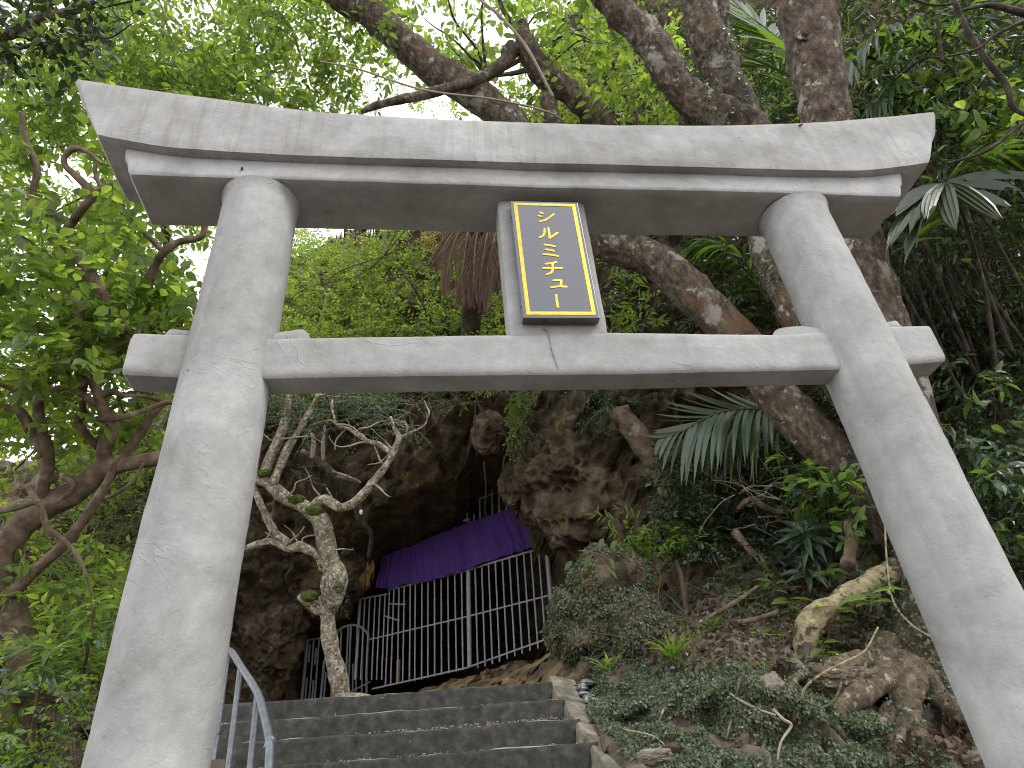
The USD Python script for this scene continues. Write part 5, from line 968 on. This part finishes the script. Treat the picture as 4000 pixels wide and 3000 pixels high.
# roots dangling on the cliff
for l, lab in [([(1850,1530,8.9,4),(1880,1600,8.85,6),(1930,1650,8.8,6),(1970,1690,8.8,5),(2010,1800,8.8,4),(2030,1850,8.8,3)], 'dark aerial root looping down across the rock lobe'),
               ([(1862,1540,8.9,3),(1855,1640,8.8,2.5),(1862,1780,8.8,2)], 'thin aerial root hanging beside the left rock lobe'),
               ([(1890,1800,8.75,2.5),(1898,1900,8.75,2.5),(1895,1990,8.8,2),(1908,2050,8.8,2)], 'twisted aerial root hanging into the cave mouth before the cloth'),
               ([(2000,1690,8.75,2.5),(2040,1780,8.7,2.5),(2060,1830,8.7,2),(2100,1810,8.7,2)], 'fine root curling over the right rock lobe'),
               ([(1970,1780,8.8,3),(1965,1840,8.8,3),(1972,1870,8.8,2)], 'short reddish root end hanging between the two rock lobes')]:
    single('aerial_root', limb(l, 8, 6, .15, 4), M['dark_fibre'], lab, 'root', smooth=True)
t = Thing('dead_root_mass', PD(1300, 1830, 9.6), 'tangle of grey dead roots and fibres clinging to the rock left of the cave', 'root')
for k, l in enumerate([[(1180,1760,9.4,9),(1240,1800,9.3,14),(1300,1850,9.3,17),(1360,1890,9.3,16),(1400,1900,9.35,12)], [(1220,1790,9.3,8),(1225,1720,9.3,8),(1215,1690,9.3,5)], [(1262,1800,9.3,8),(1262,1720,9.3,7),(1270,1660,9.3,5)], [(1280,1850,9.3,6),(1350,1870,9.25,6),(1410,1885,9.3,4)], [(1280,1835,9.3,5),(1340,1855,9.22,5),(1405,1880,9.25,4)], [(1370,1890,9.3,14),(1390,1960,9.35,16),(1410,2040,9.4,14),(1450,2090,9.5,10),(1440,2180,9.6,8)]]):
    t.part('root', limb(l, 7, 8, .25, 90+k), M['bark_dark' if k in (0, 5) else 'twig_pale'], smooth=True)
def fibres(box_, n, r, seed, w=.002):
    rr = np.random.default_rng(seed); ms = []
    for _ in range(n):
        x, y, D = rr.uniform(box_[0], box_[2]), rr.uniform(box_[1], box_[3]), rr.uniform(box_[4], box_[5]); L = rr.uniform(*r)
        p = PD(x, y, D)+np.cumsum(np.vstack([[0, 0, 0], rr.normal(size=(5, 3))*L*.07+np.array([0, 0, -L/5])]), 0); ms.append(tube(catmull(p, 3), w, 4))
    return join(ms)
t.part('fibres', fibres((1180,1830,1400,1900,9.15,9.3), 90, (.2, .6), 5), M['dark_fibre'], kind='stuff')
single('root_fringe', join([fibres((1432,2185,1462,2220,9.55,9.7), 26, (.06, .16), 6, .002), fibres((1412,2235,1445,2262,9.55,9.7), 26, (.06, .2), 7, .002)]), M['fibre'], 'tuft of rust-coloured fibrous roots hanging from the rock left of the cloth', 'root', kind='stuff')
lc = PD(1410, 2000, 9.2); ico = trimesh.creation.icosphere(3, 1.0); v = ico.vertices*(1+(meshkit.fbm(ico.vertices*4, 3, 3)-.5)[:, None]*.9)*np.array([.022, .015, .035])
single('white_fungus', (v+lc, np.array(ico.faces)), M['white_box'], 'small white blotch of fungus on the dark root left of the cave', 'fungus', smooth=True)

# ------------------------------------------------------------------ palms
def frond(t, rach, nleaf, ll, w, mats, seed=1, sides=(1, -1), hang=.35, t0=.12, ang=.9, up=(0, 0, 1), name='frond', taper=True, side_up=0.0, rm='twig', join_tip=True, hang_side=None, prax=None):
    """A feather frond: rachis with single leaflets on either side."""
    rr = np.random.default_rng(seed); a = np.array(rach, float); P = PD(a[:, 0], a[:, 1], a[:, 2]); c = catmull(P, 14); n = len(c)
    fp = t.part('rachis', tube(c, np.linspace(.014, .004, n), 6), M[rm], smooth=True)
    for k in range(nleaf):
        u = t0+(1-t0)*(k+.5)/nleaf; i = u*(n-1); i0 = min(int(i), n-2); p = c[i0]+(c[i0+1]-c[i0])*(i-i0); tan = nrm(c[i0+1]-c[i0])
        for s in sides:
            sd = nrm(np.cross(tan, np.array(up, float)))*s; hs = (hang_side or {}).get(s, hang)
            A = ang*(1.15-.75*u); d0 = nrm(sd*math.sin(A)+tan*math.cos(A)+np.array(up)*side_up+rr.normal(size=3)*.05)
            L = ll*(math.sin(math.pi*min(1, (u*.82+.16)))**.6)*rr.uniform(.9, 1.08)*(1 if not taper else 1)
            ts = np.linspace(0, 1, 6); mid = p+d0*(ts*L)[:, None]+np.array([0, 0, -1.0])*(hs*L*ts**2)[:, None]
            wd = w*np.array([.45, .9, 1, .9, .6, .05]); nn = nrm(np.cross(np.gradient(mid, axis=0), np.cross(d0, np.array(up))+1e-6)); sw = nrm(np.cross(np.gradient(mid, axis=0), nn))
            tw = rr.normal()*.35; sw = nrm(sw*math.cos(tw)+nn*math.sin(tw)); fold = nn*(.22*wd)[:, None]
            v = np.vstack([mid+sw*wd[:, None]+fold, mid, mid-sw*wd[:, None]+fold]); f = []
            for q in range(5):
                for o in (0, 6): f += [(o+q, o+q+1, o+q+7), (o+q, o+q+7, o+q+6)]
            t.part('leaflet', (v, np.array(f)), M[mats[int(rr.integers(len(mats)))]], smooth=True)
t = Thing('feather_palm', PD(3110, 260, 8.2), 'backlit bright green palm frond between the forked and the upright trunks', 'palm')
frond(t, [(3130,240,8.0),(3060,170,8.1),(2990,110,8.2),(2900,40,8.3),(2800,-60,8.4)], 24, 1.0, .042, ['leaf_palm'], 3, hang=.12, t0=.0, ang=1.25, up=(.1, -.9, .42))
frond(t, [(3200,420,7.9),(3120,330,8.0),(3040,270,8.1),(2930,250,8.2)], 14, .85, .036, ['leaf_palm', 'leaf_palm_dark'], 4, hang=.2, t0=.0, ang=1.1, up=(.1, -.9, .42))
t = Thing('feather_palm', PD(3500, 100, 8.0), 'palm frond with hanging backlit leaflets right of the upright trunk', 'palm')
frond(t, [(3750,150,7.8),(3620,110,7.8),(3500,110,7.8),(3400,150,7.8),(3310,250,7.8)], 26, .85, .034, ['leaf_palm', 'leaf_palm', 'leaf_palm_dark'], 5, hang=.75, t0=.05, ang=1.0, up=(0, -.5, .8))
frond(t, [(3700,420,7.4),(3590,330,7.4),(3500,330,7.4),(3400,400,7.4)], 18, .7, .032, ['leaf_palm', 'leaf_palm_dark'], 6, hang=.8, t0=.05, ang=1.0, up=(0, -.5, .8))
frond(t, [(3900,260,7.4),(3800,300,7.4),(3700,400,7.4),(3620,520,7.4)], 18, .7, .032, ['leaf_palm_dark'], 16, hang=.4, t0=.05, ang=1.0, up=(0, -.5, .8))
t = Thing('silver_palm', PD(3000, 1640, 7.0), 'palm frond with silvery upper leaflets and hanging lower ones under the tie beam', 'palm')
frond(t, [(3060,1600,7.0),(2975,1598,6.95),(2900,1598,6.9),(2823,1608,6.85),(2740,1640,6.8),(2665,1684,6.75),(2580,1712,6.7)], 18, .54, .028, ['leaf_palm_dark', 'leaf_blue'], 7, hang=.1, t0=.04, ang=.75, up=(0, -.88, .47), hang_side={1: -.12, -1: .75})
frond(t, [(3080,1690,7.1),(2960,1650,7.1),(2850,1660,7.1),(2750,1700,7.1)], 12, .52, .026, ['leaf_mid', 'leaf_palm_dark'], 8, hang=1.1, t0=.05, ang=.9, up=(0, -.8, .6), sides=(-1,))
# fan-like palm at the right edge
t = Thing('fan_palm', PD(3800, 1000, 6.2), 'glossy dark palm with broad ribbed drooping leaflets right of the lintel end', 'palm')
def fan(t, c_px, tips, w, mats, seed, sag=.25):
    rr = np.random.default_rng(seed); c = PD(*c_px)
    for (x, y, D) in tips:
        e = PD(x, y, D); L = np.linalg.norm(e-c); ts = np.linspace(0, 1, 8); mid = c+(e-c)*ts[:, None]+np.array([0, 0, 1.0])*(sag*L*(ts-ts**2)*1.6)[:, None]
        tg = nrm(np.gradient(mid, axis=0)); sw = nrm(np.cross(tg, nrm(EYE-c)+np.array([0, 0, .8])+rr.normal(size=3)*.25)); nn = np.cross(sw, tg)
        wd = w*rr.uniform(.8, 1.2)*np.array([.15, .5, .8, 1, 1, .95, .8, .25]); rows = []
        for j, s in enumerate(np.linspace(-1, 1, 9)): rows.append(mid+sw*(wd*s)[:, None]+nn*(.10*wd*(1 if j % 2 else -1))[:, None]+tg*((rr.normal()*.05*L)*(ts > .99))[:, None])
        v = np.vstack(rows); i, j = np.meshgrid(np.arange(8), np.arange(7), indexing='ij'); a = (i*8+j); f = np.concatenate([np.stack([a, a+1, a+9], -1).reshape(-1, 3), np.stack([a, a+9, a+8], -1).reshape(-1, 3)])
        t.part('leaflet', (v, f), M[mats[int(rr.integers(len(mats)))]])
fan(t, (3690,715,5.9), [(3950,810,5.5),(3900,850,5.4),(3980,740,5.6),(3730,890,5.3),(3620,850,5.4),(3560,900,5.5),(3500,830,5.7),(3470,960,5.6),(3540,1000,5.5),(4060,690,5.7),(3420,880,5.9),(3580,960,5.4)], .075, ['leaf_palm_dark'], 3)
t.part('stem', limb([(3900,1500,6.1,8),(3850,1150,6.1,8),(3770,860,6.0,7),(3690,715,5.9,6)], 8, 8, .06, 3), M['bark_dark'], smooth=True)
frond(t, [(3480,1000,6.4),(3600,900,6.3),(3750,640,6.2),(3900,600,6.2),(4100,620,6.2)], 20, .55, .02, ['leaf_palm_dark', 'leaf_palm'], 9, hang=.5, t0=.1, ang=.9, up=(0, -.5, .8))
# dead palm skirt left of the name board
t = Thing('dead_palm', PD(1900, 1250, 9.4), 'withered palm with a skirt of drooping brown fronds left of the name board', 'palm')
t.part('trunk', limb([(1830,1480,9.6,30),(1840,1300,9.5,34),(1850,1100,9.4,40),(1860,930,9.3,46),(1865,800,9.3,50)], 7, 12, .3, 5), M['dark_fibre'], smooth=True)
for k, l in enumerate([[(1790,880,9.2),(1755,930,9.15),(1720,985,9.1),(1700,1030,9.1)], [(1800,890,9.1),(1770,960,9.05),(1750,1050,9.0),(1740,1130,9.0)], [(1830,890,9.0),(1820,960,8.95),(1805,1080,8.9),(1790,1180,8.9)],
                       [(1870,880,8.9),(1855,980,8.85),(1850,1090,8.8),(1845,1180,8.8)], [(1910,880,8.9),(1895,960,8.8),(1880,1060,8.75),(1870,1160,8.75)], [(1945,870,8.9),(1925,960,8.8),(1905,1050,8.75),(1895,1190,8.75)], [(1975,860,9),(1955,950,8.9),(1945,1040,8.85),(1935,1130,8.85)], [(1880,870,9.2),(1870,1000,9.1),(1885,1120,9.0),(1880,1200,9.0)]]):
    frond(t, l, 24, .26, .009, ['frond_dead'], 20+k, hang=.5, t0=.03, ang=.55, up=(.1, -1, .1), rm='twig_pale')
single('yellow_leaf_cluster', (lambda V: leaf_mesh(*V))(leaves(PD(rng.uniform(1640, 1695, 40), rng.uniform(910, 965, 40), rng.uniform(10, 10.4, 40)), rng.normal(size=(40, 3))+np.array([0, 0, -.6]), rng.normal(size=(40, 3))+np.array([0, -1, .5]), .11, .05, 'oval')), M['leaf_ochre'], 'cluster of yellowed leaves just under the lintel left of the dead palm', 'leaves', kind='stuff')

# ------------------------------------------------------------------ the dark thicket on the right
t = bush('thicket_tree', 'dark glossy-leaved tree with tangled twigs filling the top right corner', [(3280,-150,4150,480,6.6,8.8,280),(3600,350,4200,700,6.2,7.8,90),(3650,600,4200,1000,6.4,7.6,50)], .17, ['leaf_glossy', 'leaf_dark', 'leaf_dark', 'leaf_mid'], (4250,900,7), .5, 8, 'lance', .3, 10, .02, bark='bark_dark', cat='tree', droop=.35, up=-.05)
for k, l in enumerate([[(4100,80,5.6,18),(3960,40,5.6,14),(3860,20,5.6,10),(3760,40,5.6,6)], [(3700,-60,5.8,8),(3780,120,5.8,11),(3850,230,5.8,12),(3930,330,5.8,12),(3960,420,5.8,10),(4060,470,5.8,9)], [(4100,40,5.7,8),(3900,130,5.7,7),(3820,190,5.7,6),(3700,220,5.7,4)], [(4100,400,5.8,8),(3960,510,5.8,8),(3850,590,5.8,7),(3700,640,5.8,5)], [(3480,-40,6,6),(3650,20,6,5),(3800,-10,6,5)], [(3660,60,6.2,6),(3670,160,6.2,6),(3680,240,6.2,5)]]):
    t.part('limb', limb(l, 7, 8, .15, 110+k), M['bark_dark'], smooth=True)
bush('thicket_shrub', 'broad-leaved shrub with lime backlit leaves at the right edge', [(3720,300,4150,620,6.6,7.8,60),(3850,480,4150,640,6,6.8,24)], .16, ['leaf_mid', 'leaf_bright', 'leaf_glossy'], (4100,900,7), .4, 7, 'oval', .48, 5, .01, bark='bark_dark')
t = Thing('bamboo_clump', PD(3950, 1600, 6.6), 'clump of thin dark leaning stems behind the right end of the tie beam', 'bamboo')
for k in range(34):
    x0 = rng.uniform(3560, 4150); y0 = rng.uniform(1300, 1700); lean = rng.uniform(.25, .75); h = rng.uniform(450, 900); D = rng.uniform(6.2, 7.6)
    t.part('stem', limb([(x0, y0, D, 9), (x0-h*lean*.5, y0-h*.5, D, 7.5), (x0-h*lean*.95, y0-h, D+.1, 4)], 5, 6, .05, k), M['bark_dark'], smooth=True)
crown(t, [(3450,850,4150,1350,6.6,8.2,150)], rng, [M['leaf_palm_dark'], M['leaf_dark'], M['leaf_glossy']], .22, .5, 7, 'lance', .14, .4, .1, 0, None, .01, M['bark_dark'])
# compound leaves right of the pillar
bush('broadleaf_shrub', 'shrub with large serrated compound leaves right of the right pillar', [(3620,1480,4120,1800,5.2,6.2,46),(3750,1750,4120,2150,4.9,5.8,50),(3900,2100,4120,2400,4.8,5.4,22)], .15, ['leaf_mid', 'leaf_glossy', 'leaf_blue', 'leaf_dark'], (4050,2500,5.2), .42, 9, 'lance', .42, 7, .008, bark='twig', droop=.3)
bush('backdrop_shrub', 'dark backdrop shrub filling the hollow right of the right pillar', [(3550,1300,4200,2300,6.6,7.6,200),(3300,550,3700,1300,8,9.5,110)], .11, ['leaf_dark', 'leaf_glossy', 'leaf_dark'], (4000,2300,7), .36, 9, 'oval', .45, 8, .01, bark='bark_dark')
bush('backdrop_shrub', 'shaded shrub growing behind the upright trunk above the lintel', [(2960,60,3150,470,9,11,40),(3260,450,3560,620,7.5,9,40)], .13, ['leaf_dark', 'leaf_mid'], (3200,700,9.5), .4, 8, 'lance', .35, 4, .01, bark='bark_dark')
bush('backdrop_shrub', 'fine dark shrub in the gap between leaning trunk and right pillar', [(2850,900,3120,1300,8.2,9.5,70),(2950,1560,3250,1700,7.4,8.2,26)], .1, ['leaf_dark', 'leaf_palm_dark', 'leaf_mid'], (3100,1400,9), .36, 8, 'lance', .25, 5, .01, bark='bark_dark')
frond(Thing('feather_palm', PD(2950, 1250, 8.2), 'dark palm fronds seen between the leaning trunk and the right pillar', 'palm'), [(3000,1180,8.0),(2900,1010,8.0),(2800,950,8.1),(2700,960,8.2)], 18, .8, .022, ['leaf_palm_dark', 'leaf_palm'], 33, hang=.7, t0=.05, ang=.9, up=(0, -.5, .8))
# grasses
def tuft(label, px, D, n, L, seed, m=('leaf_lime', 'leaf_mid'), w=.006):
    c, _ = hit(*px) if D is None else (PD(*px, D), 0); rr = np.random.default_rng(seed); t = Thing('grass_tuft', c, label, 'grass')
    for k in range(n):
        a = rr.uniform(0, 6.28); d = np.array([math.cos(a)*.45, math.sin(a)*.45, 1.0]); l = L*rr.uniform(.6, 1.2); ts = np.linspace(0, 1, 6)
        mid = c+rr.normal(size=3)*.015+d*(ts*l)[:, None]+np.array([math.cos(a), math.sin(a), -1.1])*(l*.45*ts**2)[:, None]; sw = np.array([-math.sin(a), math.cos(a), 0])*w
        wd = np.array([1, 1, .9, .7, .45, .05]); v = np.vstack([mid+sw*wd[:, None], mid-sw*wd[:, None]]); f = []
        for q in range(5): f += [(q, q+1, q+7), (q, q+7, q+6)]
        t.part('blade', (v, np.array(f)), M[m[int(rr.integers(len(m)))]])
tuft('bright green grass tuft at the left edge of the leaf litter', (2640, 2580), None, 60, .24, 3)
tuft('broad-bladed green grass plant on the fig-covered bank near the kerb', (2375, 2640), None, 16, .28, 4, ('leaf_mid', 'leaf_bright', 'leaf_blue'), .016)
tuft('thin pale grass near the right pillar at the bottom', (3740, 2830), None, 22, .34, 5, ('leaf_mid', 'leaf_lime'), .004)
tuft('small grass tuft between the seedlings on the litter', (2780, 2470), None, 26, .14, 6)
# looping vine at the bottom right
t = Thing('looping_vine', PD(3250, 2700, 4.0), 'thin brown vine hanging in a loop from the root and curling back up', 'vine')
t.part('stem', limb([(3430,2450,4.3,4),(3380,2540,4.2,4),(3310,2580,4.1,4),(3230,2620,4.0,4.5),(3160,2670,3.95,5),(3135,2715,3.95,5.5),(3155,2755,3.95,5.5),(3205,2765,3.95,5.5),(3255,2740,3.95,5),(3280,2690,3.95,5),(3288,2630,3.98,4)], 8, 7, .06, 3), M['log_bark'], smooth=True)
t.part('stem', limb([(3455,2020,5.0,3.5),(3465,2200,4.8,3.5),(3490,2350,4.6,3.5),(3560,2440,4.5,4),(3640,2490,4.4,4)], 8, 7, .06, 4), M['log_bark'], smooth=True)
for k, l in enumerate([[(2840,2700,4.15,4),(2900,2740,4.0,5),(2960,2770,3.95,5),(3030,2795,3.9,5)], [(3020,2770,3.9,5),(3060,2810,3.85,6),(3090,2835,3.85,6),(3050,2900,3.8,5),(3035,2980,3.75,4)], [(2440,2850,4.0,3.5),(2560,2880,3.95,3.5),(2640,2960,3.85,3.5),(2700,3000,3.8,3)]]):
    single('fallen_twig', limb(l, 7, 6, .2, 5), M['twig_pale'], ['pale fallen twig lying across the bare pitted block', 'forked dead twig hanging down the fig-covered bank', 'thin curved twig low on the fig-covered bank by the kerb'][k], 'twig', smooth=True)
for k, (l, lab) in enumerate([([(2900,2600,4.45,5),(2880,2680,4.3,5),(2860,2780,4.2,4),(2830,2900,4.05,3)], 'thin root trailing straight down the middle of the fig-covered bank'), ([(3120,2640,4.35,8),(3080,2700,4.2,7),(3060,2790,4.1,6),(2990,2880,4.0,5),(2960,2990,3.9,4)], 'crooked brown root running down the bank below the log'), ([(2700,2610,4.5,4),(2660,2700,4.4,4),(2600,2760,4.3,3),(2560,2850,4.15,3)], 'fine root trailing down the bank below the grass tuft')]):
    q = np.array([hit(a, b)[0]+np.array([0, -.035, .01]) for a, b, _, _ in l]); q = catmull(q, 8)
    single('trailing_root', tube(q, np.linspace(l[0][3], l[-1][3], len(q))*4.3/FPX*1.3, 7, .25, k), M['root_bark'], lab, 'root', 'roots trailing down the right bank', smooth=True)
def dead_twigs(box_, n, seed):
    rr = np.random.default_rng(seed); ms = []
    for _ in range(n):
        p = PD(rr.uniform(box_[0], box_[2]), rr.uniform(box_[1], box_[3]), rr.uniform(box_[4], box_[5])); d = rr.normal(size=3)*np.array([1, .6, .5]); L = rr.uniform(.2, .6)
        q = p+np.cumsum(np.vstack([[0, 0, 0], np.tile(d/np.linalg.norm(d)*L/4, (4, 1))+rr.normal(size=(4, 3))*L*.05]), 0); ms.append(tube(catmull(q, 3), np.linspace(.004, .0015, 13), 4))
    return join(ms)
single('dead_twig_tangle', dead_twigs((2850,1830,3250,2100,6.2,6.8), 60, 3), M['twig_pale'], 'tangle of fine dead twigs in the hollow under the palm frond', 'twigs', kind='stuff')
single('dead_twig_tangle', dead_twigs((2450,2330,2950,2620,5.0,5.6), 50, 4), M['twig'], 'dry twigs strewn over the leaf litter', 'twigs', kind='stuff')
single('dead_twig_tangle', dead_twigs((330,1750,640,2250,7.6,8.6), 90, 5), M['bark_dark'], 'tangle of dark bare twigs on the slope behind the left pillar', 'twigs', kind='stuff')

# things of one kind share a group
GROUPS = {'slope_shrub': 'broad-leaved shrubs on the left slope', 'cliff_shrub': 'shrubs on the cliff', 'leafy_shoot': 'leafy shoots behind the gate', 'backdrop_shrub': 'shaded shrubs behind the right half of the gate', 'slope_undergrowth': 'undergrowth on the left slope', 'hillside_foliage': 'foliage on the hillside',
          'whorled_sapling': 'whorled saplings on the left', 'bank_shrub': 'shrubs on the right bank', 'aerial_root': 'aerial roots hanging over the cave', 'feather_palm': 'feather palms behind the gate', 'grass_tuft': 'grass tufts on the right bank', 'fallen_twig': 'fallen twigs on the fig-covered bank',
          'dead_branch': 'dead branches on the right bank', 'pitted_stone': 'stones in the right bank', 'creeping_fig': 'creeping fig on the right bank', 'leaf_litter': 'leaf litter on the right bank', 'dead_twig_tangle': 'tangles of dead twigs', 'thicket_shrub': 'thicket at the right edge'}
for p in world.GetPrim().GetChildren():
    n = p.GetName(); n = n[:-4] if n[-4:-3] == '_' and n[-3:].isdigit() else n
    if n in GROUPS: p.SetCustomDataByKey('group', GROUPS[n])
